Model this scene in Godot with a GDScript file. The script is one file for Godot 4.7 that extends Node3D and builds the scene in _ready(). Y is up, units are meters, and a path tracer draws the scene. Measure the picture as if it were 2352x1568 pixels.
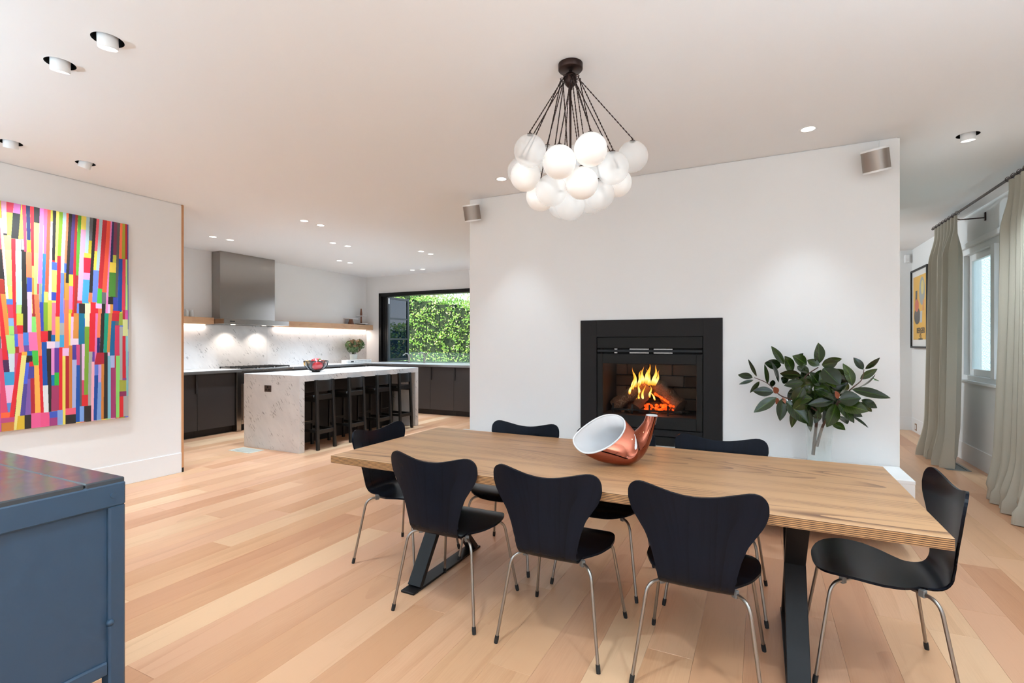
extends Node3D
# A white dining room that opens onto a marble kitchen. Units are metres, y is up.
# The camera stands at (0, 1.3, 0); the long walls run along z, the fireplace wall along x.

var M := {}
# strength of daylight, added floor lamps, dining downlights, kitchen lamps, chandelier, added passage lamp
const K_DAY := 0.4
const K_UP := 1.0
const K_DOWN := 1.75
const K_KIT := 7.5
const K_CH := 0.6
const K_PASS := 0.72
var used := {}
var rng := RandomNumberGenerator.new()
var art: Image


# ---------------------------------------------------------------- mesh builder
class MB:
	var v := PackedVector3Array()
	var n := PackedVector3Array()
	var t := PackedVector2Array()
	var xf := Transform3D.IDENTITY
	var uo := Vector2.ZERO

	func tri(a: Vector3, b: Vector3, c: Vector3, na: Vector3, nb: Vector3, nc: Vector3, ua := Vector2.ZERO, ub := Vector2.ZERO, uc := Vector2.ZERO) -> void:
		if (b - a).cross(c - a).dot(na + nb + nc) > 0.0:
			var s := b; b = c; c = s
			s = nb; nb = nc; nc = s
			var w := ub; ub = uc; uc = w
		v.push_back(xf * a); v.push_back(xf * b); v.push_back(xf * c)
		n.push_back((xf.basis * na).normalized()); n.push_back((xf.basis * nb).normalized()); n.push_back((xf.basis * nc).normalized())
		t.push_back(ua); t.push_back(ub); t.push_back(uc)

	func quad(a: Vector3, b: Vector3, c: Vector3, d: Vector3, m: Vector3) -> void:
		var ua := pl(a, m); var ub := pl(b, m); var uc := pl(c, m); var ud := pl(d, m)
		tri(a, b, c, m, m, m, ua, ub, uc)
		tri(a, c, d, m, m, m, ua, uc, ud)

	func quad_uv(a: Vector3, b: Vector3, c: Vector3, d: Vector3, m: Vector3, ua: Vector2, ub: Vector2, uc: Vector2, ud: Vector2) -> void:
		tri(a, b, c, m, m, m, ua, ub, uc)
		tri(a, c, d, m, m, m, ua, uc, ud)

	func pl(p: Vector3, m: Vector3) -> Vector2:
		var q := m.abs()
		if q.y >= q.x and q.y >= q.z: return Vector2(p.x, p.z) + uo
		if q.x >= q.z: return Vector2(p.z, -p.y) + uo
		return Vector2(p.x, -p.y) + uo

	# a box from corner lo to corner hi with edges chamfered by ch
	func box(lo: Vector3, hi: Vector3, ch := 0.0) -> MB:
		var c := (lo + hi) / 2.0
		var h := (hi - lo).abs() / 2.0
		ch = minf(ch, minf(h.x, minf(h.y, h.z)) * 0.9)
		for ax in 3:
			var b1 := (ax + 1) % 3
			var b2 := (ax + 2) % 3
			for s in [-1.0, 1.0]:
				var m := Vector3.ZERO
				m[ax] = s
				var p := []
				for e in [[-1, -1], [1, -1], [1, 1], [-1, 1]]:
					var w := Vector3.ZERO
					w[ax] = s * h[ax]
					w[b1] = e[0] * (h[b1] - ch)
					w[b2] = e[1] * (h[b2] - ch)
					p.push_back(c + w)
				quad(p[0], p[1], p[2], p[3], m)
		if ch > 0.0:
			for ax in 3:
				var b1 := (ax + 1) % 3
				var b2 := (ax + 2) % 3
				for s1 in [-1.0, 1.0]:
					for s2 in [-1.0, 1.0]:
						var p := []
						for e in [[-1, 0], [1, 0], [1, 1], [-1, 1]]:
							var w := Vector3.ZERO
							w[ax] = e[0] * (h[ax] - ch)
							w[b1] = s1 * (h[b1] - (ch if e[1] == 1 else 0.0))
							w[b2] = s2 * (h[b2] - (0.0 if e[1] == 1 else ch))
							p.push_back(c + w)
						var m := Vector3.ZERO
						m[b1] = s1; m[b2] = s2
						quad(p[0], p[1], p[2], p[3], m.normalized())
			for sx in [-1.0, 1.0]:
				for sy in [-1.0, 1.0]:
					for sz in [-1.0, 1.0]:
						var m := Vector3(sx, sy, sz).normalized()
						var k := Vector3(sx * h.x, sy * h.y, sz * h.z) + c
						tri(k - Vector3(0, sy, sz) * ch, k - Vector3(sx, 0, sz) * ch, k - Vector3(sx, sy, 0) * ch, m, m, m)
		return self

	# a bar of the given section between two points, its width across "side"
	func bar(a: Vector3, b: Vector3, wide: float, thick: float, side: Vector3, ch := 0.0) -> MB:
		var y := (b - a).normalized()
		var x := (side - y * side.dot(y)).normalized()
		var keep := xf
		xf = keep * Transform3D(Basis(x, y, x.cross(y)), (a + b) / 2.0)
		var l := a.distance_to(b) / 2.0
		box(Vector3(-wide / 2, -l, -thick / 2), Vector3(wide / 2, l, thick / 2), ch)
		xf = keep
		return self

	func lathe(prof: Array, segs := 32) -> MB:
		var ns := []
		for i in prof.size() - 1:
			var d: Vector2 = prof[i + 1] - prof[i]
			ns.push_back(Vector2(d.y, -d.x).normalized())
		for i in prof.size() - 1:
			var n0: Vector2 = ns[i]
			var n1: Vector2 = ns[i]
			if i > 0 and ns[i - 1].dot(ns[i]) > 0.6: n0 = (ns[i - 1] + ns[i]).normalized()
			if i < ns.size() - 1 and ns[i + 1].dot(ns[i]) > 0.6: n1 = (ns[i + 1] + ns[i]).normalized()
			var p0: Vector2 = prof[i]
			var p1: Vector2 = prof[i + 1]
			for k in segs:
				var a0 := TAU * k / segs
				var a1 := TAU * (k + 1) / segs
				var c0 := Vector3(cos(a0), 0, sin(a0)); var c1 := Vector3(cos(a1), 0, sin(a1))
				var q := [c0 * p0.x + Vector3.UP * p0.y, c1 * p0.x + Vector3.UP * p0.y, c1 * p1.x + Vector3.UP * p1.y, c0 * p1.x + Vector3.UP * p1.y]
				var m := [c0 * n0.x + Vector3.UP * n0.y, c1 * n0.x + Vector3.UP * n0.y, c1 * n1.x + Vector3.UP * n1.y, c0 * n1.x + Vector3.UP * n1.y]
				var u0 := float(k) / segs; var u1 := float(k + 1) / segs
				var w0 := float(i) / (prof.size() - 1); var w1 := float(i + 1) / (prof.size() - 1)
				if p0.x > 1e-5: tri(q[0], q[1], q[2], m[0], m[1], m[2], Vector2(u0, w0), Vector2(u1, w0), Vector2(u1, w1))
				if p1.x > 1e-5: tri(q[0], q[2], q[3], m[0], m[2], m[3], Vector2(u0, w0), Vector2(u1, w1), Vector2(u0, w1))
		return self

	func ball(c: Vector3, r: float, segs := 32, squash := 1.0) -> MB:
		var keep := xf
		xf = keep * Transform3D(Basis(), c)
		var prof := []
		for i in segs / 2 + 1:
			var a := PI * i / (segs / 2)
			prof.push_back(Vector2(r * sin(a), -r * cos(a) * squash))
		lathe(prof, segs)
		xf = keep
		return self

	# a tube along pts; rad is one radius or a radius per point
	func tube(pts: Array, rad, segs := 10, caps := true) -> MB:
		var rings := []
		var dirs := []
		var up := Vector3.UP
		for i in pts.size():
			var d: Vector3 = (pts[mini(i + 1, pts.size() - 1)] - pts[maxi(i - 1, 0)]).normalized()
			if i == 0: up = Vector3.RIGHT if absf(d.y) > 0.9 else Vector3.UP
			var x := (up - d * up.dot(d)).normalized()
			up = x
			var y := d.cross(x)
			var r: float = rad[i] if rad is Array else rad
			var ring := []
			for k in segs:
				var a := TAU * k / segs
				ring.push_back([pts[i] + (x * cos(a) + y * sin(a)) * r, x * cos(a) + y * sin(a)])
			rings.push_back(ring)
			dirs.push_back(d)
		for i in pts.size() - 1:
			var v0 := float(i) / (pts.size() - 1)
			var v1 := float(i + 1) / (pts.size() - 1)
			for k in segs:
				var k1 := (k + 1) % segs
				var a = rings[i][k]; var b = rings[i][k1]; var c = rings[i + 1][k1]; var d = rings[i + 1][k]
				var u0 := float(k) / segs; var u1 := float(k + 1) / segs
				tri(a[0], b[0], c[0], a[1], b[1], c[1], Vector2(u0, v0), Vector2(u1, v0), Vector2(u1, v1))
				tri(a[0], c[0], d[0], a[1], c[1], d[1], Vector2(u0, v0), Vector2(u1, v1), Vector2(u0, v1))
		if caps:
			for e in [0, pts.size() - 1]:
				var m: Vector3 = -dirs[e] if e == 0 else dirs[e]
				for k in segs:
					tri(pts[e], rings[e][k][0], rings[e][(k + 1) % segs][0], m, m, m)
		return self

	# a smooth sheet through rows of points, given a thickness (0 = single sheet)
	func sheet(p: Array, th := 0.0, us := 1.0, vs := 1.0, ring := false) -> MB:
		var R := p.size()
		var C: int = p[0].size()
		var nn := []
		for i in R:
			var row := []
			for j in C:
				var dc: Vector3 = p[i][(1 if ring else j) if j == C - 1 else j + 1] - p[i][(C - 2 if ring else 0) if j == 0 else j - 1]
				var dr: Vector3 = p[mini(i + 1, R - 1)][j] - p[maxi(i - 1, 0)][j]
				row.push_back(dc.cross(dr).normalized())
			nn.push_back(row)
		for s in ([1.0, -1.0] if th > 0.0 else [1.0]):
			for i in R - 1:
				for j in C - 1:
					var q := []
					var m := []
					var w := []
					for e in [[0, 0], [0, 1], [1, 1], [1, 0]]:
						var nv: Vector3 = nn[i + e[0]][j + e[1]]
						q.push_back(p[i + e[0]][j + e[1]] + nv * th * 0.5 * s)
						m.push_back(nv * s)
						w.push_back(Vector2(us * (j + e[1]) / (C - 1), vs * (i + e[0]) / (R - 1)))
					tri(q[0], q[1], q[2], m[0], m[1], m[2], w[0], w[1], w[2])
					tri(q[0], q[2], q[3], m[0], m[2], m[3], w[0], w[2], w[3])
		if th > 0.0:
			var rim := []
			for j in C: rim.push_back([0, j])
			for i in range(1, R): rim.push_back([i, C - 1])
			for j in range(C - 2, -1, -1): rim.push_back([R - 1, j])
			for i in range(R - 2, -1, -1): rim.push_back([i, 0])
			var mid: Vector3 = p[R / 2][C / 2]
			for k in rim.size() - 1:
				var a = rim[k]; var b = rim[k + 1]
				var pa: Vector3 = p[a[0]][a[1]]; var pb: Vector3 = p[b[0]][b[1]]
				var na: Vector3 = nn[a[0]][a[1]]; var nb: Vector3 = nn[b[0]][b[1]]
				var out := (pb - pa).cross(na).normalized()
				var inner: Vector3 = p[clampi(a[0], 1, R - 2)][clampi(a[1], 1, C - 2)]
				if out.dot(pa - inner) < 0.0: out = -out
				tri(pa + na * th / 2, pb + nb * th / 2, pb - nb * th / 2, out, out, out)
				tri(pa + na * th / 2, pb - nb * th / 2, pa - na * th / 2, out, out, out)
		return self

	func mesh(into: ArrayMesh = null) -> ArrayMesh:
		var m := into if into else ArrayMesh.new()
		var a := []
		a.resize(Mesh.ARRAY_MAX)
		a[Mesh.ARRAY_VERTEX] = v
		a[Mesh.ARRAY_NORMAL] = n
		a[Mesh.ARRAY_TEX_UV] = t
		m.add_surface_from_arrays(Mesh.PRIMITIVE_TRIANGLES, a)
		return m


# ---------------------------------------------------------------- naming
func numbered(nm: String) -> String:
	used[nm] = used.get(nm, -1) + 1
	return nm if used[nm] == 0 else "%s_%03d" % [nm, used[nm]]


func thing(nm: String, label: String, cat: String, at := Vector3.ZERO, turn := 0.0, group := "") -> Node3D:
	var o := Node3D.new()
	o.name = numbered(nm)
	add_child(o)
	o.position = at
	o.rotation.y = turn
	tag(o, label, cat, group)
	return o


func tag(o: Node, label: String, cat: String, group := "") -> void:
	o.set_meta("label", label)
	o.set_meta("category", cat)
	if group: o.set_meta("group", group)


func obj(nm: String, b: MB, m: Material, parent: Node = null) -> MeshInstance3D:
	return inst(nm, b.mesh(), m, parent)


func inst(nm: String, mesh: Mesh, m: Material, parent: Node = null) -> MeshInstance3D:
	var o := MeshInstance3D.new()
	o.name = numbered(nm) if parent == null else nm
	o.mesh = mesh
	if m: o.material_override = m
	(parent if parent else self).add_child(o, true)
	return o


func struct(nm: String, b: MB, m: Material, label: String) -> MeshInstance3D:
	var o := obj(nm, b, m)
	o.set_meta("kind", "structure")
	tag(o, label, nm.get_slice("_", 0))
	return o


func dup(src: Node3D, at: Vector3, turn: float, label: String, group := "") -> Node3D:
	var r: Node3D = src.duplicate()
	r.name = numbered(String(src.name).rstrip("_0123456789"))
	add_child(r)
	r.position = at
	r.rotation.y = turn
	r.set_meta("label", label)
	if group: r.set_meta("group", group)
	return r


func V(x: float, y: float, z: float) -> Vector3:
	return Vector3(x, y, z)


func bx(x0: float, y0: float, z0: float, x1: float, y1: float, z1: float, ch := 0.0) -> MB:
	return MB.new().box(Vector3(x0, y0, z0), Vector3(x1, y1, z1), ch)


# ---------------------------------------------------------------- materials
func mat(c: String, rough := 0.5, metal := 0.0) -> StandardMaterial3D:
	var m := StandardMaterial3D.new()
	m.albedo_color = Color(c)
	m.roughness = rough
	m.metallic = metal
	return m


func glow(c: String, e: float) -> StandardMaterial3D:
	var m := mat(c, 0.6)
	m.emission_enabled = true
	m.emission = Color(c)
	m.emission_energy_multiplier = e
	return m


func pane(c: String, alpha: float) -> StandardMaterial3D:
	var m := mat(c, 0.02)
	m.transparency = BaseMaterial3D.TRANSPARENCY_ALPHA
	m.albedo_color.a = alpha
	return m


func noise(sd: int, freq: float, oct := 3, kind := FastNoiseLite.TYPE_SIMPLEX_SMOOTH) -> FastNoiseLite:
	var f := FastNoiseLite.new()
	f.seed = sd
	f.frequency = freq
	f.noise_type = kind
	f.fractal_octaves = oct
	return f


func picture(w: int, h: int, data: PackedByteArray) -> ImageTexture:
	return ImageTexture.create_from_image(Image.create_from_data(w, h, false, Image.FORMAT_RGB8, data))


# grain along u: growth rings bent by slow noise, fine pores over them
func wood(w: int, h: int, sd: int, rings: float, bend: float, light: Color, dark: Color, late: float, sharp: float) -> ImageTexture:
	var slow := noise(sd, 1.0, 2)
	var fine := noise(sd + 1, 1.0, 2)
	var d := PackedByteArray()
	d.resize(w * h * 3)
	var k := 0
	for y in h:
		var fy := float(y) / h
		for x in w:
			var fx := float(x) / h
			var r := fy * rings + bend * slow.get_noise_2d(fx * 0.30, fy * 2.0)
			var s := r - floorf(r)
			var f := fine.get_noise_2d(fx * 6.0, fy * 190.0)
			var on := 0.45 + 1.1 * slow.get_noise_2d(fx * 0.9 + 40.0, fy * 9.0)
			var g := clampf(pow(s, sharp) * late * on + 0.16 * f + 0.10 * sin(r * 0.9), 0.0, 1.0)
			var c := light.lerp(dark, g)
			d[k] = int(c.r * 255.0); d[k + 1] = int(c.g * 255.0); d[k + 2] = int(c.b * 255.0)
			k += 3
	return picture(w, h, d)


func stone(n: Array, fx: float, fy: float) -> float:
	var u := fx + fy * 1.1
	var v := fy - fx * 1.1
	var veil: float = 0.5 + 0.5 * n[0].get_noise_2d(u * 2.0, v * 5.0)
	var fleck: float = smoothstep(0.22, 0.6, n[1].get_noise_2d(u * 7.0, v * 34.0)) * smoothstep(-0.05, 0.4, n[2].get_noise_2d(fx * 5.0, fy * 5.0))
	return 0.17 * veil + 0.62 * fleck


func marble(w: int) -> ImageTexture:
	var n := [noise(31, 1.0, 4), noise(32, 1.0, 3), noise(33, 1.0, 2)]
	var d := PackedByteArray()
	d.resize(w * w * 3)
	var k := 0
	for y in w:
		for x in w:
			var fx := float(x) / w
			var fy := float(y) / w
			var g := stone(n, fx, fy)
			# fades into its own other edge so that it repeats without a seam
			var ex := smoothstep(0.85, 1.0, fx)
			var ey := smoothstep(0.85, 1.0, fy)
			if ex > 0.0: g = lerpf(g, stone(n, fx - 1.0, fy), ex)
			if ey > 0.0: g = lerpf(g, lerpf(stone(n, fx, fy - 1.0), stone(n, fx - 1.0, fy - 1.0), ex), ey)
			var col := Color(0.91, 0.895, 0.88).lerp(Color(0.50, 0.48, 0.47), clampf(g, 0.0, 0.85))
			d[k] = int(col.r * 255.0); d[k + 1] = int(col.g * 255.0); d[k + 2] = int(col.b * 255.0)
			k += 3
	return picture(w, w, d)


func bump_noise(sd: int, freq: float, size := 256) -> NoiseTexture2D:
	var t := NoiseTexture2D.new()
	t.width = size
	t.height = size
	t.seamless = true
	t.noise = noise(sd, freq, 3)
	return t


func materials() -> void:
	M.white = mat("f1eeeb", 0.75)
	M.ceil = mat("f6f3f1", 0.8)
	M.trim = mat("f2f0ee", 0.45)
	M.groove = mat("8c8884", 0.8)
	M.black = mat("171616", 0.4)
	M.black.metallic_specular = 0.35
	M.black_rough = mat("201e1c", 0.62)
	M.black_rough.metallic_specular = 0.3
	M.char = mat("221f1e", 0.6)
	M.char.metallic_specular = 0.3
	M.cab = mat("332c29", 0.5)
	M.cab_dark = mat("241f1d", 0.6)
	M.steel = mat("a09993", 0.17, 1.0)
	M.steel.anisotropy_enabled = true
	M.steel.anisotropy = 0.45
	M.steel_edge = mat("b5b3b1", 0.22, 1.0)
	M.chrome = mat("9d968e", 0.34, 1.0)
	M.bronze = mat("3a2b27", 0.38, 0.85)
	M.rubber = mat("141414", 0.6)
	M.oak = mat("ffffff", 0.5)
	M.oak.albedo_texture = wood(512, 256, 5, 9.0, 3.0, Color("d3a67e"), Color("b98762"), 0.5, 2.0)
	M.oak.uv1_scale = V(0.8, 1.6, 1)
	M.oak_end = mat("c58d61", 0.5)
	var ft := wood(1024, 512, 11, 6.0, 2.2, Color(1, 1, 1), Color(0.86, 0.80, 0.75), 0.34, 1.6)
	M.planks = []
	for c in ["d2a078", "d8a781", "cb966f", "dcb089", "cf9b76", "d39f7c", "c68f6a", "d9a680"]:
		var m := mat(c, 0.33)
		m.albedo_texture = ft
		m.metallic_specular = 0.45
		M.planks.push_back(m)
	M.subfloor = mat("8a5c3e", 0.8)
	M.table = mat("ffffff", 0.4)
	M.table.albedo_texture = wood(2048, 800, 21, 32.0, 8.0, Color("c3956a"), Color("64402a"), 0.95, 4.0)
	M.ply = mat("ffffff", 0.5)
	M.ply.albedo_texture = ply_edge()
	M.chair = mat("ffffff", 0.27)
	M.chair.metallic_specular = 0.23
	M.chair.albedo_texture = wood(512, 256, 41, 12.0, 4.0, Color("14171f"), Color("0c0d12"), 0.7, 2.0)
	M.stool = mat("15120f", 0.42)
	var mt := marble(768)
	M.marble = mat("ffffff", 0.22)
	M.marble.albedo_texture = mt
	M.marble.uv1_triplanar = true
	M.marble.uv1_world_triplanar = true
	M.marble.uv1_scale = V(0.8, 0.8, 0.8)
	M.copper = mat("9a5642", 0.05, 1.0)
	M.porcelain = mat("eae7e6", 0.35)
	M.glass = pane("dfeeee", 0.07)
	M.glass_dark = pane("142a3c", 0.55)
	M.vase = pane("d8ecea", 0.10)
	M.leaf = []
	var lt := leaf_skin()
	for c in ["3c5420", "304618", "486022", "2a4016", "566c26"]:
		var m := mat(c, 0.2)
		m.albedo_texture = lt
		m.metallic_specular = 0.5
		m.backlight_enabled = true
		m.backlight = Color(0.10, 0.12, 0.03)
		M.leaf.push_back(m)
	M.brown_leaf = mat("8a4526", 0.6)
	M.twig = mat("573a2d", 0.8)
	M.chest = mat("334a5f", 0.45)
	M.chest.heightmap_enabled = true
	M.chest.heightmap_texture = bump_noise(51, 0.02)
	M.chest.heightmap_scale = 0.15
	M.chest.uv1_triplanar = true
	M.chest.uv1_scale = V(2, 2, 2)
	M.chest_top = mat("3d4348", 0.16)
	M.chest_top.heightmap_enabled = true
	M.chest_top.heightmap_texture = bump_noise(52, 0.012)
	M.chest_top.heightmap_scale = 0.10
	M.chest_top.uv1_triplanar = true
	M.chest_top.uv1_scale = V(1.5, 1.5, 1.5)
	M.linen = mat("b9af9e", 0.9)
	M.linen.backlight_enabled = true
	M.linen.backlight = Color(0.25, 0.25, 0.23)
	M.linen.heightmap_enabled = true
	M.linen.heightmap_texture = bump_noise(61, 0.15)
	M.linen.heightmap_scale = 0.08
	M.linen.uv1_scale = V(14, 34, 1)
	M.stucco = mat("b4d6dc", 0.9)  # blue of the skylight is put into the stucco colour
	M.stucco.heightmap_enabled = true
	M.stucco.heightmap_texture = bump_noise(62, 0.05)
	M.stucco.heightmap_scale = 2.5
	M.stucco.uv1_triplanar = true
	M.stucco.uv1_scale = V(1.6, 1.6, 1.6)
	M.lamp = glow("fff6ea", 6.0)
	M.strip = glow("ffe6d0", 2.0)
	M.frost = glow("f6f2ee", 0.05)  # slight emission makes globes without a bulb look lit
	M.frost.transparency = BaseMaterial3D.TRANSPARENCY_ALPHA
	M.frost.albedo_color.a = 0.3
	M.frost.roughness = 0.3
	M.frost_lit = glow("fbf7f2", 0.16)
	M.frost_lit.roughness = 0.3
	M.bulb = glow("fff4e6", 8.0)
	M.spk = mat("9c9087", 0.42, 0.9)
	M.paving = mat("d6d2ca", 0.9)
	M.grey_vent = mat("8e9290", 0.5, 0.3)
	M.cream = mat("d9d0b8", 0.6)


func leaf_skin() -> ImageTexture:
	var w := 64
	var h := 128
	var d := PackedByteArray()
	d.resize(w * h * 3)
	var k := 0
	for y in h:
		for x in w:
			var e := absf(float(x) / (w - 1) - 0.5) * 2.0
			var g := 0.62 + 0.38 * smoothstep(0.09, 0.03, e) + 0.05 * sin((float(y) / h * 22.0 - e * 5.0) * TAU / 2.0)
			for q in 3: d[k + q] = int(clampf(g, 0.0, 1.0) * 255.0)
			k += 3
	return picture(w, h, d)


func ply_edge() -> ImageTexture:
	var w := 512
	var h := 64
	var a := noise(71, 1.0, 3)
	var d := PackedByteArray()
	d.resize(w * h * 3)
	var k := 0
	for y in h:
		for x in w:
			var fy := float(y) / h + 0.02 * a.get_noise_2d(x * 0.02, y * 0.02)
			var band := absf(fposmod(fy * 6.0 + 0.5, 1.0) - 0.5) * 2.0
			var g := smoothstep(0.45, 0.75, band) * (0.95 + 0.5 * a.get_noise_2d(x * 0.06, y * 0.3)) + 0.2 * a.get_noise_2d(x * 0.05, y * 0.9)
			var c := Color("b98858").lerp(Color("38200f"), clampf(g, 0, 0.9))
			d[k] = int(c.r * 255.0); d[k + 1] = int(c.g * 255.0); d[k + 2] = int(c.b * 255.0)
			k += 3
	return picture(w, h, d)


# ---------------------------------------------------------------- lamps
func spot(at: Vector3, to: Vector3, e: float, angle: float, parent: Node, c := Color(0.87, 0.95, 1.0), soft := 0.7) -> void:
	var l := SpotLight3D.new()
	l.name = "lamp_light"
	l.light_color = c
	l.light_energy = e
	l.spot_angle = angle
	l.spot_angle_attenuation = soft
	l.spot_range = 14.0
	l.spot_attenuation = 2.0
	l.light_size = 0.035
	l.shadow_enabled = true
	parent.add_child(l, true)
	l.position = at
	var dir := (to - at).normalized()
	l.basis = Basis.looking_at(dir, Vector3.RIGHT if absf(dir.y) > 0.9 else Vector3.UP)


func omni(at: Vector3, e: float, size: float, parent: Node, c := Color(0.87, 0.95, 1.0)) -> void:
	var l := OmniLight3D.new()
	l.name = "bulb_light"
	l.light_color = c
	l.light_energy = e
	l.omni_range = 14.0
	l.omni_attenuation = 2.0
	l.light_size = size
	l.shadow_enabled = true
	parent.add_child(l, true)
	l.position = at


func _ready() -> void:
	rng.seed = 77
	# ---- camera
	var cam := Camera3D.new()
	cam.name = "camera"
	cam.projection = Camera3D.PROJECTION_FRUSTUM
	cam.near = 0.05
	cam.far = 200.0
	cam.size = 0.05 * 1568.0 / 1155.0
	cam.frustum_offset = Vector2(0, 0.05 * 4.6 / 1155.0)
	cam.position = V(0, 1.3, 0)
	cam.rotation.y = deg_to_rad(26.25)
	add_child(cam)
	cam.current = true
	# ---- sky, sun, exposure
	var env := Environment.new()
	var sky := Sky.new()
	var sm := ProceduralSkyMaterial.new()
	sm.sky_top_color = Color("a8caf2")
	sm.sky_horizon_color = Color("e6eef8")
	sm.ground_bottom_color = Color("8c8a86")
	sm.ground_horizon_color = Color("cfd2d4")
	sm.sky_energy_multiplier = 4.2 * K_DAY
	sm.ground_energy_multiplier = 2.0 * K_DAY
	sky.sky_material = sm
	env.background_mode = Environment.BG_SKY
	env.sky = sky
	env.tonemap_mode = Environment.TONE_MAPPER_LINEAR
	env.tonemap_exposure = 0.97
	env.sdfgi_enabled = true
	env.ssao_enabled = true
	env.ssil_enabled = true
	var we := WorldEnvironment.new()
	we.name = "world_environment"
	we.environment = env
	add_child(we)
	var sun := DirectionalLight3D.new()
	sun.name = "sun"
	sun.light_color = Color(1.0, 0.95, 0.86)
	sun.light_energy = 9.0 * K_DAY
	sun.light_angular_distance = 0.6
	sun.shadow_enabled = true
	add_child(sun)
	sun.basis = Basis.looking_at(V(0.42, -1.0, -0.55).normalized(), Vector3.UP)

	materials()
	shell_of_room()
	floor_boards()
	outside()
	fireplace()
	kitchen()
	island()
	dining()
	chandelier()
	ceiling_lamps()
	added_lamps()
	left_side()
	right_side()
	magnolia()


# moves a thing built in room coordinates onto a base point, leaving its parts where they are
func rebase(o: Node3D, p: Vector3) -> Node3D:
	for c in o.get_children(): c.position -= p
	o.position = p
	return o


# ---------------------------------------------------------------- the setting
func shell_of_room() -> void:
	# ceiling with five recesses for the adjustable downlights
	var ce := CSGBox3D.new()
	ce.name = "ceiling"
	ce.size = V(10.2, 0.18, 14.4)  # runs past the back doors as an unseen eave to block sun
	ce.position = V(-2.7, 2.79, -2.6)
	ce.material = M.ceil
	ce.set_meta("kind", "structure")
	tag(ce, "flat white plastered ceiling over dining room and kitchen", "ceiling")
	for p in RECESS:
		var cy := CSGCylinder3D.new()
		cy.name = "recess"
		cy.operation = CSGShape3D.OPERATION_SUBTRACTION
		cy.radius = 0.0625
		cy.height = 0.22
		cy.sides = 40
		cy.material = M.char
		cy.position = V(p.x + 2.7, -0.09, p.y + 2.6)
		ce.add_child(cy)
	add_child(ce)

	var b := bx(-5.395, 0, -3.08, -5.245, 2.693, 2.8)
	b.box(V(-5.395, 2.693, -3.08), V(-5.253, 2.7, 2.8))
	struct("wall_left", b, M.white, "white wall that carries the striped painting")
	struct("trim_1", bx(-5.395, 0.045, -3.102, -5.24, 2.7, -3.08, 0.002), M.oak_end, "oak edge strip closing the end of the painting wall")
	struct("trim_2", bx(-5.395, 0, -3.102, -5.242, 0.045, -3.08), M.black, "small black foot under the oak edge strip")
	b = bx(-5.245, 0, -3.08, -5.238, 0.198, 2.8, 0.002)
	b.box(V(-5.245, 0.198, -3.08), V(-5.2435, 0.205, 2.8))
	struct("baseboard_left", b, M.trim, "tall flush white skirting below the striped painting")
	# fireplace block
	b = bx(-2.54, 0, -4.37, -1.30, 2.693, -4.22)
	b.box(V(-2.54, 2.693, -4.37), V(0.84, 2.7, -4.228))
	b.box(V(-0.36, 0, -4.37), V(0.85, 2.693, -4.22))
	b.box(V(-1.30, 0, -4.37), V(-0.36, 0.47, -4.22))
	b.box(V(-1.30, 1.40, -4.37), V(-0.36, 2.693, -4.22))
	struct("wall_fireplace", b, M.white, "white chimney wall around the black fireplace")
	struct("wall_kitchen_side", bx(-2.54, 0, -9.4, -2.39, 2.7, -4.37), M.white, "white side of the chimney block towards the kitchen")
	struct("wall_hall_side", bx(0.70, 0, -7.0, 0.85, 2.7, -4.37), M.white, "unseen white side of the chimney block towards the hall, cut short for light")  # out of view, stops short so the added pendant lights the hall
	# kitchen
	struct("wall_kitchen_left", bx(-7.65, 0, -8.35, -7.5, 2.7, -1.45), M.white, "white kitchen wall behind hood and oak shelf")
	struct("wall_kitchen_end", bx(-7.5, 0, -1.6, -5.395, 2.7, -1.45), M.white, "white end wall of the kitchen")
	b = bx(-7.5, 0, -8.35, -7.13, 2.7, -8.2)
	b.box(V(-3.0, 0, -8.35), V(-2.39, 2.7, -8.2))
	b.box(V(-7.13, 0, -8.35), V(-3.0, 0.90, -8.2))
	b.box(V(-7.13, 2.345, -8.35), V(-3.0, 2.7, -8.2))
	struct("wall_kitchen_window", b, M.white, "white kitchen wall around the black servery window")
	# hall and window wall
	struct("wall_hall_end", bx(-2.54, 0, -9.55, 2.24, 2.7, -9.4), M.white, "white wall closing the hall beyond the fireplace")
	b = bx(2.04, 0, -9.4, 2.24, 2.7, -7.42)
	b.box(V(2.04, 0, -4.70), V(2.24, 2.7, 2.8))
	b.box(V(2.04, 0, -7.42), V(2.24, 0.895, -4.70))
	b.box(V(2.04, 2.345, -7.42), V(2.24, 2.7, -4.70))
	struct("wall_right", b, M.white, "white wall with curtained window and framed poster")
	b = bx(2.034, 0, -9.4, 2.04, 0.198, 2.8, 0.002)
	b.box(V(2.0385, 0.198, -9.4), V(2.04, 0.204, 2.8))
	struct("baseboard_right", b, M.trim, "tall flush white skirting under the curtained window")
	struct("baseboard_back", bx(0.85, 0, -9.4, 2.034, 0.198, -9.394, 0.002), M.trim, "tall flush white skirting at the end of the hall")
	# out of view behind the camera: glass doors placed to bring in daylight
	b = bx(-5.395, 0, 2.8, -4.0, 2.7, 2.95)
	b.box(V(1.4, 0, 2.8), V(2.24, 2.7, 2.95))
	b.box(V(-4.0, 2.4, 2.8), V(1.4, 2.7, 2.95))
	struct("wall_back", b, M.white, "unseen white wall around the glass doors behind the viewer")
	var dn := thing("door_1", "unseen wide glazed doors behind the viewer that let in daylight", "door")
	dn.set_meta("kind", "structure")
	b = bx(-4.0, 0, 2.84, 1.4, 0.06, 2.90)
	b.box(V(-4.0, 2.34, 2.84), V(1.4, 2.4, 2.90))
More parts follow.
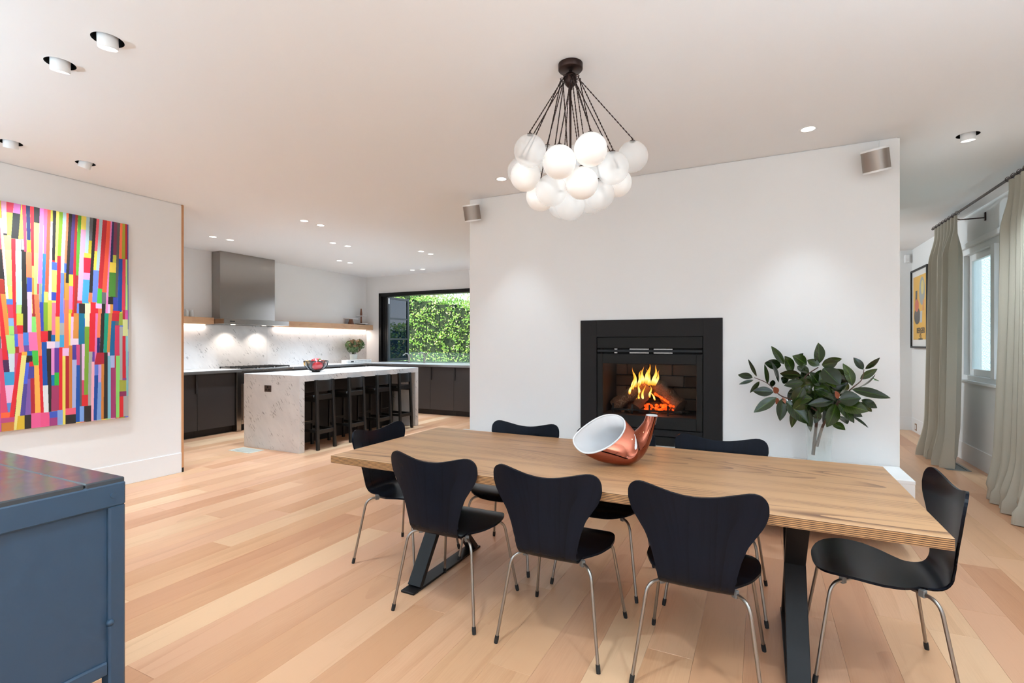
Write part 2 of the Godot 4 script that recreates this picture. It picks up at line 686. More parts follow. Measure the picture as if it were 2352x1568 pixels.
	for x in [-4.0, -2.2, -0.4, 1.35]: b.box(V(x, 0.06, 2.84), V(x + 0.05, 2.34, 2.90))
	obj("door_frame", b, M.black, dn)
	obj("pane", bx(-3.95, 0.06, 2.868, 1.35, 2.34, 2.872), M.glass, dn)


const RECESS := [Vector2(-2.70, -1.256), Vector2(-3.141, -1.257), Vector2(-4.69, -1.60), Vector2(-4.704, -2.04), Vector2(1.253, -4.385)]


func floor_boards() -> void:
	var fl := Node3D.new()
	fl.name = "floor"
	add_child(fl)
	fl.set_meta("kind", "structure")
	tag(fl, "pale oak floor of long boards running away from the viewer", "floor")
	obj("subfloor", bx(-7.6, -0.13, -9.5, 2.2, -0.022, 2.95), M.subfloor, fl)
	var rest := MB.new()
	var w := 0.186
	var x := -7.5
	while x < 2.04:
		var z := -9.4 - rng.randf() * 1.8
		while z < 2.9:
			var l := rng.randf_range(1.5, 2.7)
			var z0 := maxf(z, -9.4)
			var z1 := minf(z + l, 2.8)
			if z1 > z0 + 0.02:
				var xm := x + w / 2
				var seen := z0 < -0.55 and not (xm < -5.45 and z0 > -3.0) and not (xm > -2.54 and xm < 0.8 and z1 < -4.1) and not (xm < -2.4 and z1 < -7.7) and not (xm < -7.05) and not (xm < -2.0 and z0 > -1.0) and not (xm > 1.2 and z0 > -1.6)
				var b := MB.new() if seen else rest
				var n0 := b.t.size()
				b.box(V(x, -0.022, z0 + 0.0003), V(minf(x + w, 2.04) - 0.0004, 0.0, z1 - 0.0003), 0.0007)
				var off := Vector2(rng.randf() * 3.0, rng.randf() * 3.0)
				for k in range(n0, b.t.size()): b.t[k] = Vector2(b.t[k].y / 2.4, b.t[k].x / 1.2) + off
				var pm = M.planks[rng.randi() % 8]
				if seen: obj("plank", b, pm, fl)
			z += l
		x += w
	var o := obj("far_boards", rest, M.planks[0], fl)
	o.set_meta("kind", "stuff")


func outside() -> void:
	struct("ground", bx(-40, -0.35, -40, 40, -0.15, 40), M.paving, "pale paving outside the house")  # unseen ground, kept pale to bounce daylight onto the ceiling
	struct("wall_outside", bx(3.5, -0.15, -14.0, 3.7, 3.4, -2.0), M.stucco, "rough stucco wall of the neighbouring house beyond the window")
	# smooth rendered pier at the far side of the view through the window
	struct("trim_3", bx(3.42, -0.15, -12.6, 3.5, 3.4, -11.75), mat("cfe6ea", 0.7), "smooth pale render band beside the rough stucco")  # pale blue tint stands for skylight on the band
	# clipped hedge beyond the kitchen window
	var h := thing("hedge", "tall clipped green hedge outside the kitchen window", "hedge", V(-8.2, -0.15, -12.4))
	var core := MB.new()
	for i in 14:
		var x0 := -6.0 + i * 0.8
		core.box(V(x0, 0, -0.5), V(x0 + 0.8, hedge_top(x0 + 0.4) - 0.12, 0.28))
	obj("hedge_core", core, mat("1d2f14", 0.9), h)
	var leafm := MB.new()
	leafm.sheet([[V(-0.011, 0, 0), V(0, 0, -0.004), V(0.011, 0, 0)], [V(-0.018, 0.028, 0.006), V(0, 0.026, 0), V(0.018, 0.028, 0.006)], [V(-0.004, 0.058, 0), V(0, 0.06, 0), V(0.004, 0.058, 0)]])
	var lm := mat("ffffff", 0.35)
	lm.vertex_color_use_as_albedo = true
	lm.backlight_enabled = true
	lm.backlight = Color(0.5, 0.55, 0.2)
	var n := 26000
	var mm := MultiMesh.new()
	mm.transform_format = MultiMesh.TRANSFORM_3D
	mm.use_colors = true
	mm.mesh = leafm.mesh()
	mm.instance_count = n
	var lump := noise(91, 0.9, 3)
	for i in n:
		var x := rng.randf_range(-6.0, 5.2)
		var y := rng.randf_range(0.0, 1.0)
		var top := hedge_top(x)
		var p := V(x, y * top, 0.30 + 0.16 * lump.get_noise_2d(x * 3.0, y * 8.0) + rng.randf_range(-0.07, 0.05))
		if i % 6 == 0: p = V(x, top + rng.randf_range(-0.10, 0.06), rng.randf_range(-0.5, 0.3))
		var dir := V(rng.randfn() * 0.7, rng.randfn() * 0.7 + 0.2, 0.75).normalized()
		var bs := Basis.looking_at(-dir, V(rng.randfn(), rng.randfn(), 0.1).normalized()).scaled(Vector3.ONE * rng.randf_range(0.7, 1.25))
		mm.set_instance_transform(i, Transform3D(bs, p))
		var g := rng.randf()
		var c := Color(0.13, 0.33, 0.06).lerp(Color(0.38, 0.58, 0.10), g)
		if rng.randf() < 0.14: c = Color(0.46, 0.42, 0.26)
		mm.set_instance_color(i, c)
	var mi := MultiMeshInstance3D.new()
	mi.name = "hedge_leaves"
	mi.multimesh = mm
	mi.material_override = lm
	mi.set_meta("kind", "stuff")
	h.add_child(mi)
	# slim garden trees behind the hedge
	for k in 4:
		var lab: String = ["slim pale garden tree rising over the hedge, nearest the open window leaf", "slim pale garden tree over the hedge, second from the open window leaf", "slim pale garden tree over the hedge, third from the open window leaf", "slim pale garden tree over the hedge, nearest the chimney wall"][k]
		var t := thing("garden_tree", lab, "tree", V(-14.0 + k * 1.9, -0.15, -20.0 - (k % 2) * 1.5))
		var tr := MB.new()
		var pts := [V(0, 0, 0), V(0.05, 1.6, 0), V(-0.05, 3.0, 0.05), V(0.06, 4.6, 0)]
		tr.tube(pts, [0.11, 0.09, 0.07, 0.03], 8)
		for q in 6:
			var y := 2.0 + q * 0.42
			var a := q * 2.4
			tr.tube([V(0, y, 0), V(cos(a) * 0.5, y + 0.5, sin(a) * 0.5), V(cos(a) * 0.9, y + 1.1, sin(a) * 0.9)], [0.035, 0.022, 0.008], 6)
		obj("trunk", tr, mat("8f8577", 0.9), t)
		var m2 := MultiMesh.new()
		m2.transform_format = MultiMesh.TRANSFORM_3D
		m2.use_colors = true
		m2.mesh = mm.mesh
		m2.instance_count = 1500
		for i in 1500:
			var d := V(rng.randfn(), rng.randfn(), rng.randfn()).normalized() * pow(rng.randf(), 0.4)
			var bs := Basis.looking_at(V(rng.randfn(), rng.randfn(), rng.randfn()).normalized(), V(0.1, 0.9, 0.3)).scaled(Vector3.ONE * rng.randf_range(1.4, 2.4))
			m2.set_instance_transform(i, Transform3D(bs, V(d.x * 1.15, 3.9 + d.y * 1.5, d.z * 1.15)))
			m2.set_instance_color(i, Color(0.35, 0.46, 0.20).lerp(Color(0.5, 0.58, 0.3), rng.randf()))
		var mi2 := MultiMeshInstance3D.new()
		mi2.name = "tree_leaves"
		mi2.multimesh = m2
		mi2.material_override = lm
		mi2.set_meta("kind", "stuff")
		t.add_child(mi2)
	var gf := thing("glass_fence", "low frameless glass fence panel in front of the hedge", "fence", V(-7.6, -0.15, -10.6))
	var fp := pane("8fbcae", 0.06)
	fp.metallic_specular = 0.2
	for i in 4:
		obj("fence_panel", bx(-3.2 + i * 1.6, 0.08, -0.006, -1.63 + i * 1.6, 1.22, 0.006), fp, gf)
		obj("clamp", bx(-2.6 + i * 1.6, 0.0, -0.03, -2.54 + i * 1.6, 0.14, 0.03, 0.004), M.steel_edge, gf)
		obj("clamp", bx(-2.2 + i * 1.6, 0.0, -0.03, -2.14 + i * 1.6, 0.14, 0.03, 0.004), M.steel_edge, gf)


func hedge_top(x: float) -> float:
	return 2.86 - 0.17 * (x + 1.0) + 0.06 * sin(x * 3.1) + 0.04 * sin(x * 7.3)


# ---------------------------------------------------------------- fireplace
func fireplace() -> void:
	var hb := thing("hearth_bench", "floating white hearth bench along the foot of the chimney wall", "hearth", V(-0.87, 0, -4.017))
	obj("hearth_body", bx(-1.73, 0.125, -0.2, 1.715, 0.44, 0.197), M.white, hb)
	obj("support", bx(-1.5, 0.0, -0.2, 0.9, 0.125, -0.02), M.white, hb)
	obj("hearth_slab", bx(-1.73, 0.44, -0.2, 1.717, 0.465, 0.2, 0.003), M.trim, hb)
	var f := thing("fireplace", "black framed built-in fireplace with burning logs behind glass", "fireplace")
	var zf := -4.206
	var firepane := pane("30302e", 0.06)
	firepane.metallic_specular = 0.12
	var b := bx(-1.407, 0.466, -4.22, -1.263, 1.5, zf, 0.002)
	b.box(V(-0.40, 0.466, -4.22), V(-0.259, 1.5, zf), 0.002)
	b.box(V(-1.264, 1.356, -4.22), V(-0.399, 1.5, zf), 0.002)
	obj("surround", b, M.char, f)
	b = bx(-1.30, 0.47, -4.30, -1.25, 1.40, -4.252)
	b.box(V(-0.412, 0.47, -4.30), V(-0.36, 1.40, -4.252))
	b.box(V(-1.25, 1.35, -4.30), V(-0.412, 1.40, -4.225))
	b.box(V(-1.25, 0.48, -4.30), V(-0.412, 0.60, -4.262))
	b.box(V(-1.25, 1.14, -4.30), V(-0.412, 1.35, -4.264))
	obj("insert_shell", b, M.black_rough, f)
	obj("top_panel", bx(-1.258, 1.262, -4.25, -0.405, 1.352, -4.212, 0.002), M.black_rough, f)
	obj("vent_bar", bx(-1.258, 1.226, -4.245, -0.405, 1.249, -4.210, 0.003), M.black, f)
	for q in [[-1.12, -1.095], [-0.99, -0.83], [-0.79, -0.64]]: obj("vent_glint", bx(q[0], 1.218, -4.2625, q[1], 1.256, -4.258), M.steel, f)  # steel chips stand for bright reflections in the slots
	b = bx(-1.258, 0.603, -4.25, -1.208, 1.213, -4.210, 0.003)
	b.box(V(-0.452, 0.603, -4.25), V(-0.405, 1.213, -4.210), 0.003)
	b.box(V(-1.209, 1.131, -4.25), V(-0.451, 1.213, -4.210), 0.003)
	b.box(V(-1.209, 0.603, -4.25), V(-0.451, 0.702, -4.210), 0.003)
	obj("door_frame", b, M.black_rough, f)
	obj("door_glass", bx(-1.21, 0.70, -4.242, -0.45, 1.132, -4.236), firepane, f)
	obj("lower_bar", bx(-1.258, 0.545, -4.24, -0.405, 0.597, -4.206, 0.003), M.black, f)
	obj("lower_panel", bx(-1.258, 0.466, -4.26, -0.405, 0.538, -4.216, 0.002), M.black_rough, f)
	# firebox
	b = bx(-1.24, 0.60, -4.80, -1.22, 1.34, -4.25)
	b.box(V(-0.44, 0.60, -4.80), V(-0.42, 1.34, -4.25))
	b.box(V(-1.24, 1.32, -4.80), V(-0.42, 1.34, -4.25))
	b.box(V(-1.24, 0.60, -4.80), V(-0.42, 0.70, -4.25))
	b.box(V(-1.24, 0.60, -4.80), V(-0.42, 1.34, -4.76))
	obj("firebox", b, mat("241b16", 0.9), f)
	var brick_m := [mat("5a4536", 0.95), mat("4c3a2e", 0.95), mat("634c39", 0.95)]
	for r in 6:
		for c in 4:
			var off := 0.1 if r % 2 == 1 else 0.0
			var x0 := maxf(-1.218 + c * 0.205 - off, -1.218)
			var x1 := minf(-1.218 + c * 0.205 + 0.197 - off, -0.442)
			if c == 3 and r % 2 == 1: x1 = -0.442
			obj("brick", bx(x0, 0.704 + r * 0.103, -4.758, x1, 0.798 + r * 0.103, -4.70 + 0.004 * ((r + c) % 3), 0.005), brick_m[(r * 2 + c) % 3], f)
	var bark := mat("6b4e38", 0.95)
	bark.heightmap_enabled = true
	bark.heightmap_texture = bump_noise(95, 0.06)
	bark.heightmap_scale = 1.5
	bark.uv1_scale = V(2, 3, 1)
	var logs := [[V(-1.17, 0.745, -4.40), V(-1.02, 0.85, -4.43), V(-0.875, 0.955, -4.50), 0.058], [V(-0.60, 0.765, -4.42), V(-0.72, 0.86, -4.47), V(-0.83, 0.935, -4.52), 0.075], [V(-0.95, 0.755, -4.32), V(-0.905, 0.83, -4.38), V(-0.865, 0.90, -4.44), 0.045], [V(-1.06, 0.735, -4.52), V(-0.85, 0.745, -4.53), V(-0.60, 0.735, -4.52), 0.05]]
	for l in logs:
		var lb := MB.new()
		var pts := []
		var rr := []
		for i in 9:
			var s := i / 8.0
			pts.push_back(l[0].lerp(l[1], s).lerp(l[1].lerp(l[2], s), s))
			rr.push_back(l[3] * (0.92 + 0.13 * sin(i * 2.1 + l[3] * 90.0)))
		obj("log", lb.tube(pts, rr, 14), bark, f)
	var ash := MB.new()
	for i in 60:
		ash.ball(V(rng.randf_range(-1.08, -0.56), 0.705 + rng.randf() * 0.02, rng.randf_range(-4.55, -4.34)), rng.randf_range(0.012, 0.026), 8, 0.7)
	var ao := obj("ash_bed", ash, mat("55493f", 0.95), f)
	ao.set_meta("kind", "stuff")
	var em := MB.new()
	for i in 46:
		em.ball(V(rng.randf_range(-0.88, -0.64), 0.73 + rng.randf() * 0.05, rng.randf_range(-4.46, -4.36)), rng.randf_range(0.008, 0.02), 8, 0.8)
	for i in 14:
		var s := i / 13.0
		em.ball(V(lerpf(-0.80, -0.63, s), lerpf(0.87, 0.765, s), -4.385 - 0.02 * s), rng.randf_range(0.008, 0.014), 8)
	var eo := obj("glowing_embers", em, glow("ff5a14", 0.8), f)
	eo.set_meta("kind", "stuff")
	# iron grate
	b = MB.new()
	b.box(V(-1.16, 0.728, -4.305), V(-0.58, 0.742, -4.293), 0.003)
	for x in [-1.15, -0.985, -0.84, -0.69]: b.box(V(x, 0.70, -4.305), V(x + 0.014, 0.785, -4.293), 0.003)
	obj("iron_grate", b, M.black, f)
	var grad := Gradient.new()
	grad.offsets = PackedFloat32Array([0.0, 0.25, 0.6, 1.0])
	grad.colors = PackedColorArray([Color("ff8a1e"), Color("ffdf8a"), Color("ffb23c"), Color("d8701a")])
	var gt := GradientTexture2D.new()
	gt.gradient = grad
	gt.width = 8
	gt.height = 64
	gt.fill_from = Vector2(0, 0)
	gt.fill_to = Vector2(0, 1)
	var fm := mat("000000", 1.0)
	fm.emission_enabled = true
	fm.emission_texture = gt
	fm.emission = Color.WHITE
	fm.emission_operator = BaseMaterial3D.EMISSION_OP_MULTIPLY
	fm.emission_energy_multiplier = 2.0
	# foot x, foot y, tip x, tip y, radius
	for q in [[-1.00, 0.90, -0.985, 1.05, 0.020], [-0.975, 0.92, -0.995, 1.09, 0.016], [-0.95, 0.93, -0.93, 1.07, 0.022], [-0.92, 0.95, -0.915, 1.10, 0.020], [-0.885, 0.95, -0.855, 1.125, 0.030], [-0.86, 0.94, -0.875, 1.08, 0.024], [-0.835, 0.94, -0.79, 1.12, 0.022], [-0.815, 0.94, -0.765, 1.075, 0.015], [-1.02, 0.86, -0.99, 0.98, 0.014], [-0.905, 0.79, -0.88, 0.96, 0.015], [-0.945, 0.77, -0.91, 0.90, 0.016], [-0.97, 0.75, -0.935, 0.84, 0.014], [-0.935, 0.86, -0.94, 0.97, 0.013], [-0.845, 0.84, -0.835, 0.95, 0.012], [-0.80, 0.82, -0.83, 0.90, 0.010]]:
		var fb := MB.new()
		var pts := []
		var rr := []
		var zz := -4.34 - 0.09 * clampf((q[1] - 0.78) / 0.15, 0.0, 1.0)
		for i in 12:
			var s := i / 11.0
			pts.push_back(V(lerpf(q[0], q[2], s) + 0.012 * sin(s * 7.0 + q[0] * 40.0) * s, lerpf(q[1], q[3], s), zz + 0.01 * sin(s * 5.0 + q[1] * 30.0)))
			rr.push_back(q[4] * 0.8 * maxf(0.02, sin(PI * pow(0.08 + 0.92 * s, 0.6)) * (1.0 - 0.35 * s)))
		obj("flame", fb.tube(pts, rr, 10), fm, f)
	omni(V(-0.90, 0.98, -4.36), 0.06, 0.03, f, Color(1, 0.55, 0.2))
	omni(V(-0.76, 0.80, -4.33), 0.03, 0.03, f, Color(1, 0.45, 0.15))
	rebase(f, V(-0.833, 0.465, -4.22))


# ---------------------------------------------------------------- kitchen
func kitchen() -> void:
	# base cabinets on the hood wall
	cab_run_left("cabinet", "dark base cabinet with handle strip beside the painting wall", -4.281, -3.2, 1)
	cab_run_left("cabinet", "dark base cabinet between handle strip and steel panel", -4.834, -4.283, -1)
	tag(obj("end_panel", bx(-7.49, 0.0, -4.906, -6.89, 0.88, -4.837, 0.002), M.steel), "upright brushed steel panel between dark cabinet and cooker", "panel")
	cab_run_left("cabinet", "dark base cabinet on the far side of the cooker", -6.9, -5.85, 1)
	cab_run_left("cabinet", "dark corner base cabinet behind the marble island", -7.54, -6.902, 1)
	# base cabinets under the window
	for c in [[-6.9, -5.912, "dark base cabinet under the window hidden behind the island end"], [-5.910, -5.407, "dark base cabinet under the window beside the island's marble leg"], [-5.405, -4.899, "dark base cabinet under the window with handle strip on its edge"], [-4.897, -4.39, "dark base cabinet under the window beside the chimney wall"], [-4.388, -2.56, "dark base cabinet under the window hidden by the chimney wall"]]:
		var t := thing("cabinet", c[2], "cabinet")
		obj("body", bx(c[0], 0.10, -8.195, c[1], 0.875, -7.60), M.cab_dark, t)
		obj("door", bx(c[0] + 0.0015, 0.10, -7.598, c[1] - 0.0015, 0.868, -7.58, 0.001), M.cab, t)
		obj("toe_kick", bx(c[0], 0.0, -8.1, c[1], 0.10, -7.66), M.cab_dark, t)
		obj("handle", bx(c[0] + 0.012, 0.64, -7.58, c[0] + 0.036, 0.87, -7.556, 0.002), M.cab_dark, t)
		rebase(t, V((c[0] + c[1]) / 2, 0, -7.9))
	# worktops: marble with a steel edge
	for w in [["worktop", "steel edged marble worktop beside the painting wall", -7.495, -4.906, -6.88, -3.2, 0], ["worktop", "steel edged marble worktop running from cooker to corner", -7.495, -8.19, -6.88, -5.835, 0]]:
		var t := thing(w[0], w[1], "worktop")
		obj("slab", bx(w[2], 0.882, w[3], w[4] - 0.004, 0.918, w[5], 0.001), M.marble, t)
		obj("steel_edge", bx(w[4] - 0.004, 0.876, w[3], w[4], 0.917, w[5], 0.001), M.steel_edge, t)
		rebase(t, V((w[2] + w[4]) / 2, 0.876, (w[3] + w[5]) / 2))
	var wt := thing("worktop", "steel edged worktop with taps under the kitchen window", "worktop")
	obj("slab", bx(-6.878, 0.882, -8.19, -2.56, 0.918, -7.544, 0.001), M.marble, wt)
	obj("steel_edge", bx(-6.878, 0.876, -7.544, -2.56, 0.917, -7.54, 0.001), M.steel_edge, wt)
	rebase(wt, V(-4.7, 0.876, -7.87))
	# splashback
	var sp := thing("splashback", "veined white marble splashback lit from under the oak shelf", "splashback", V(-7.495, 0.92, -5.7))
	obj("marble_panel", bx(-0.004, 0, -0.10, 0.011, 0.665, 2.5), M.marble, sp)
	obj("marble_panel", bx(-0.004, 0, -2.49, 0.011, 0.665, -0.102), M.marble, sp)
	# oak shelf in two lengths
	for s in [["floating_shelf", "short oak wall shelf between painting wall and range hood", -4.76, -1.62], ["floating_shelf", "long oak wall shelf from range hood to window corner", -8.19, -5.90]]:
		var t := thing(s[0], s[1], "shelf", V(-7.4, 1.588, (s[2] + s[3]) / 2))
		var l: float = (s[3] - s[2]) / 2
		obj("board", bx(-0.098, 0, -l, 0.10, 0.097, l, 0.002), M.oak, t)
		obj("light_strip", bx(-0.075, -0.006, -l + 0.03, -0.06, 0.0, l - 0.03), M.strip, t)
		var al := AreaLight3D.new()
		al.name = "strip_light"
		al.area_size = Vector2(0.02, 2 * l - 0.06)
		al.light_color = Color(0.98, 0.93, 0.90)
		al.light_energy = 0.10 * l * K_KIT
		al.area_range = 12.0
		al.shadow_enabled = true
		t.add_child(al)
		al.position = V(-0.067, -0.012, 0)
		al.rotation.x = -PI / 2
	# range hood
	var hd := thing("range_hood", "brushed steel range hood rising to the kitchen ceiling", "range hood", V(-7.4, 1.592, -5.33))
	var hb := bx(-0.098, 0.078, -0.478, 0.10, 1.106, 0.478, 0.002)
	obj("chimney", hb, M.steel, hd)
	obj("canopy", bx(-0.098, 0, -0.57, 0.33, 0.078, 0.57, 0.003), M.steel, hd)
	var bd := obj("badge", bx(0.33, 0.035, 0.40, 0.332, 0.046, 0.475), M.black, hd)
	bd.set_meta("label", "small dark maker's badge")
	for z in [-0.27, 0.27]:
		var hl := MB.new()
		hl.lathe([Vector2(0, -0.003), Vector2(0.03, -0.003), Vector2(0.034, 0.0)], 20)
		var hm := obj("hood_lamp", hl, glow("fff0dc", 4.0), hd)
		hm.position = V(0.10, 0, z)
		spot(V(0.10, -0.012, z), V(0.02, -0.7, z), 0.055 * K_KIT, 58.0, hd, Color(1, 0.96, 0.92))
	# cooker
	var ck := thing("cooker", "stainless steel freestanding cooker behind the marble island", "cooker", V(-7.19, 0, -5.37))
	obj("body", bx(-0.30, 0.10, -0.457, 0.29, 0.895, 0.457, 0.003), M.steel, ck)
	obj("plinth", bx(-0.28, 0.0, -0.44, 0.22, 0.10, 0.44), M.black, ck)
	obj("hob_top", bx(-0.30, 0.895, -0.457, 0.31, 0.918, 0.457, 0.004), M.steel_edge, ck)
	var od := obj("oven_door", bx(0.29, 0.16, -0.44, 0.315, 0.70, 0.44, 0.004), M.steel, ck)
	obj("oven_glass", bx(0.315, 0.25, -0.33, 0.318, 0.58, 0.33), M.black, od)
	obj("handle", MB.new().tube([V(0.355, 0.665, -0.40), V(0.355, 0.665, 0.40)], 0.011, 12), M.chrome, od)
	for i in 7:
		var kb := MB.new()
		kb.xf = Transform3D(Basis(V(0, 0, 1), -PI / 2), V(0.29, 0.80, -0.36 + i * 0.12))
		kb.lathe([Vector2(0.022, 0), Vector2(0.022, 0.03), Vector2(0.018, 0.036), Vector2(0, 0.036)], 18)
		obj("knob", kb, M.chrome, ck)
	for i in 3:
		var gb := MB.new()
		var zc := -0.30 + i * 0.30
		for q in 4: gb.box(V(-0.25, 0.934, zc - 0.13 + q * 0.0833), V(0.25, 0.946, zc - 0.118 + q * 0.0833), 0.002)
		for q in 3: gb.box(V(-0.25 + q * 0.244, 0.928, zc - 0.135), V(-0.238 + q * 0.244, 0.942, zc + 0.135), 0.002)
		for q in [[-0.25, -0.13], [0.238, -0.13], [-0.25, 0.12], [0.238, 0.12]]: gb.box(V(q[0], 0.917, zc + q[1]), V(q[0] + 0.012, 0.93, zc + q[1] + 0.012))
		obj("pan_grate", gb, M.black_rough, ck)
	# jars, cake stands, plant, tray
	for j in [[-4.41, "white stoneware jar on the short oak shelf nearer the painting wall"], [-4.485, "white stoneware jar on the short oak shelf nearer the range hood"]]:
		var jb := MB.new()
		jb.lathe([Vector2(0, 0), Vector2(0.026, 0), Vector2(0.028, 0.01), Vector2(0.027, 0.07), Vector2(0.02, 0.088), Vector2(0.02, 0.10), Vector2(0.022, 0.105), Vector2(0, 0.107)], 24)
		var jo := obj("jar", jb, mat("dfe3e2", 0.3))
		tag(jo, j[1], "jar", "white jars on the shelf")
		jo.position = V(-7.39, 1.685, j[0])
	var wood_m := mat("7a4a32", 0.5)
	var cs := thing("cake_stand", "low cake stand with flared wooden foot and one pale plate", "cake stand", V(-7.40, 1.685, -7.66))
	obj("foot", MB.new().lathe([Vector2(0, 0), Vector2(0.062, 0), Vector2(0.06, 0.012), Vector2(0.036, 0.085), Vector2(0.036, 0.105), Vector2(0, 0.105)], 28), wood_m, cs)
	obj("plate", MB.new().lathe([Vector2(0, 0.105), Vector2(0.14, 0.107), Vector2(0.146, 0.116), Vector2(0.14, 0.12), Vector2(0, 0.118)], 40), M.porcelain, cs)
	cs = thing("cake_stand", "two tier cake stand on a wooden pole near the window corner", "cake stand", V(-7.39, 1.685, -7.94))
	obj("pole", MB.new().lathe([Vector2(0, 0.02), Vector2(0.018, 0.02), Vector2(0.016, 0.17), Vector2(0.021, 0.18), Vector2(0.022, 0.24), Vector2(0.012, 0.33), Vector2(0, 0.335)], 20), wood_m, cs)
	obj("base", MB.new().lathe([Vector2(0, 0), Vector2(0.09, 0), Vector2(0.09, 0.014), Vector2(0, 0.014)], 32), M.char, cs)
	obj("plate", MB.new().lathe([Vector2(0, 0.014), Vector2(0.13, 0.016), Vector2(0.135, 0.026), Vector2(0.13, 0.03), Vector2(0, 0.028)], 40), M.porcelain, cs)
	obj("plate", MB.new().lathe([Vector2(0, 0.172), Vector2(0.105, 0.174), Vector2(0.108, 0.182), Vector2(0.10, 0.186), Vector2(0, 0.184)], 40), M.porcelain, cs)
	var pp := thing("potted_plant", "bushy green and rust flowering plant in a white pot", "plant", V(-7.33, 0.918, -7.66))
	obj("pot", MB.new().lathe([Vector2(0, 0), Vector2(0.058, 0), Vector2(0.078, 0.16), Vector2(0.082, 0.165), Vector2(0.074, 0.168), Vector2(0.07, 0.15), Vector2(0, 0.15)], 28), mat("dfe6e2", 0.4), pp)
	var pm := MultiMesh.new()
	pm.transform_format = MultiMesh.TRANSFORM_3D
	pm.use_colors = true
	pm.mesh = MB.new().sheet([[V(-0.006, 0, 0), V(0, 0, -0.002), V(0.006, 0, 0)], [V(-0.016, 0.02, 0.006), V(0, 0.018, 0), V(0.016, 0.02, 0.006)], [V(-0.003, 0.045, 0), V(0, 0.046, 0), V(0.003, 0.045, 0)]]).mesh()
	pm.instance_count = 900
	var heads := []
	for i in 9: heads.push_back(V(rng.randf_range(-0.10, 0.10), rng.randf_range(0.24, 0.40), rng.randf_range(-0.17, 0.17)))
	for i in 900:
		var hc: Vector3 = heads[i % 9]
		var d := V(rng.randfn(), rng.randfn() + 0.2, rng.randfn()).normalized()
		var p := hc + d * rng.randf_range(0.05, 0.085)
		pm.set_instance_transform(i, Transform3D(Basis.looking_at(-d, V(rng.randfn(), 0.9, rng.randfn()).normalized()), p))
		var c := Color(0.07, 0.15, 0.05).lerp(Color(0.16, 0.22, 0.08), rng.randf())
		if i % 9 < 3 and rng.randf() < 0.6: c = Color(0.28, 0.16, 0.07)
		pm.set_instance_color(i, c)
	var pi := MultiMeshInstance3D.new()
	pi.name = "foliage"
	pi.multimesh = pm
	var plm := mat("ffffff", 0.5)
	plm.vertex_color_use_as_albedo = true
	pi.material_override = plm
	pi.set_meta("kind", "stuff")
	pp.add_child(pi)
	var st := MB.new()
	for hc in heads: st.tube([V(0, 0.13, 0), hc * V(0.5, 1, 0.5) - V(0, 0.1, 0), hc], [0.005, 0.004, 0.003], 6)
	obj("stem", st, mat("3f4a26", 0.8), pp)
	var tr := thing("tray", "long white tray box with square lattice pattern on the worktop", "tray", V(-7.13, 0.918, -7.54))
	obj("tray_body", bx(-0.07, 0, -0.34, 0.068, 0.062, 0.34, 0.003), mat("e9e4de", 0.5), tr)
	var lat := MB.new()
	for i in 18:
		if i > 12 and i < 15: continue
		var z := -0.31 + i * 0.035
		lat.box(V(0.068, 0.012, z), V(0.0695, 0.05, z + 0.004))
	lat.box(V(0.068, 0.012, -0.31), V(0.0695, 0.016, 0.31))
	lat.box(V(0.068, 0.046, -0.31), V(0.0695, 0.05, 0.31))
	obj("lattice_pattern", lat, mat("857c72", 0.6), tr)
	obj("name_plate", bx(0.068, 0.02, 0.155, 0.0705, 0.042, 0.225), M.black, tr)
	# taps
	for x in [[-6.244, "curved steel tap at the sink nearer the open window leaf", 0.17], [-5.875, "curved steel tap with side lever in the middle of the window", 0.19]]:
		var t := thing("tap", x[1], "tap", V(x[0], 0.918, -8.05))
		var tb := MB.new()
		tb.lathe([Vector2(0, 0), Vector2(0.03, 0), Vector2(0.03, 0.012), Vector2(0.018, 0.014), Vector2(0.018, x[2] - 0.03), Vector2(0.022, x[2] - 0.02), Vector2(0.022, x[2]), Vector2(0, x[2])], 20)
		obj("tap_body", tb, M.chrome, t)
		obj("spout", MB.new().tube([V(0, x[2] - 0.04, 0), V(0, x[2] + 0.01, 0.05), V(0, x[2] + 0.02, 0.12), V(0, x[2] - 0.02, 0.19)], 0.011, 12), M.chrome, t)
		obj("lever", MB.new().tube([V(0.02, x[2] - 0.01, 0), V(0.055, x[2] + 0.005, 0), V(0.06, x[2] - 0.09, 0.005)], 0.008, 10), M.chrome, t)
	# servery window: black frame, one leaf folded outward, the rest stacked
	var w := thing("window_1", "wide black framed servery window opened to the garden", "window")
	w.set_meta("kind", "structure")
	var b := bx(-7.13, 0.92, -8.36, -7.07, 2.345, -8.17, 0.002)
	b.box(V(-3.06, 0.92, -8.36), V(-3.0, 2.345, -8.17), 0.002)
	b.box(V(-7.13, 2.275, -8.36), V(-3.0, 2.345, -8.17), 0.002)
	obj("window_frame", b, M.black, w)
	obj("sill", bx(-7.13, 0.895, -8.75, -3.0, 0.925, -8.2, 0.003), M.steel_edge, w)
	for i in 2: obj("stacked_leaf", bx(-7.06 + i * 0.055, 0.935, -8.86, -7.02 + i * 0.055, 2.268, -8.22, 0.003), M.black, w)
	b = bx(-6.945, 0.935, -8.27, -6.905, 2.268, -8.21, 0.002)
	b.box(V(-6.945, 0.935, -8.90), V(-6.905, 2.268, -8.84), 0.002)
	b.box(V(-6.945, 0.935, -8.85), V(-6.905, 0.985, -8.26), 0.002)
	b.box(V(-6.945, 2.225, -8.85), V(-6.905, 2.268, -8.26), 0.002)
	for y in [1.395, 1.822]: b.box(V(-6.94, y - 0.016, -8.85), V(-6.91, y + 0.016, -8.26), 0.002)
	var lf := obj("open_leaf", b, mat("30363c", 0.35), w)
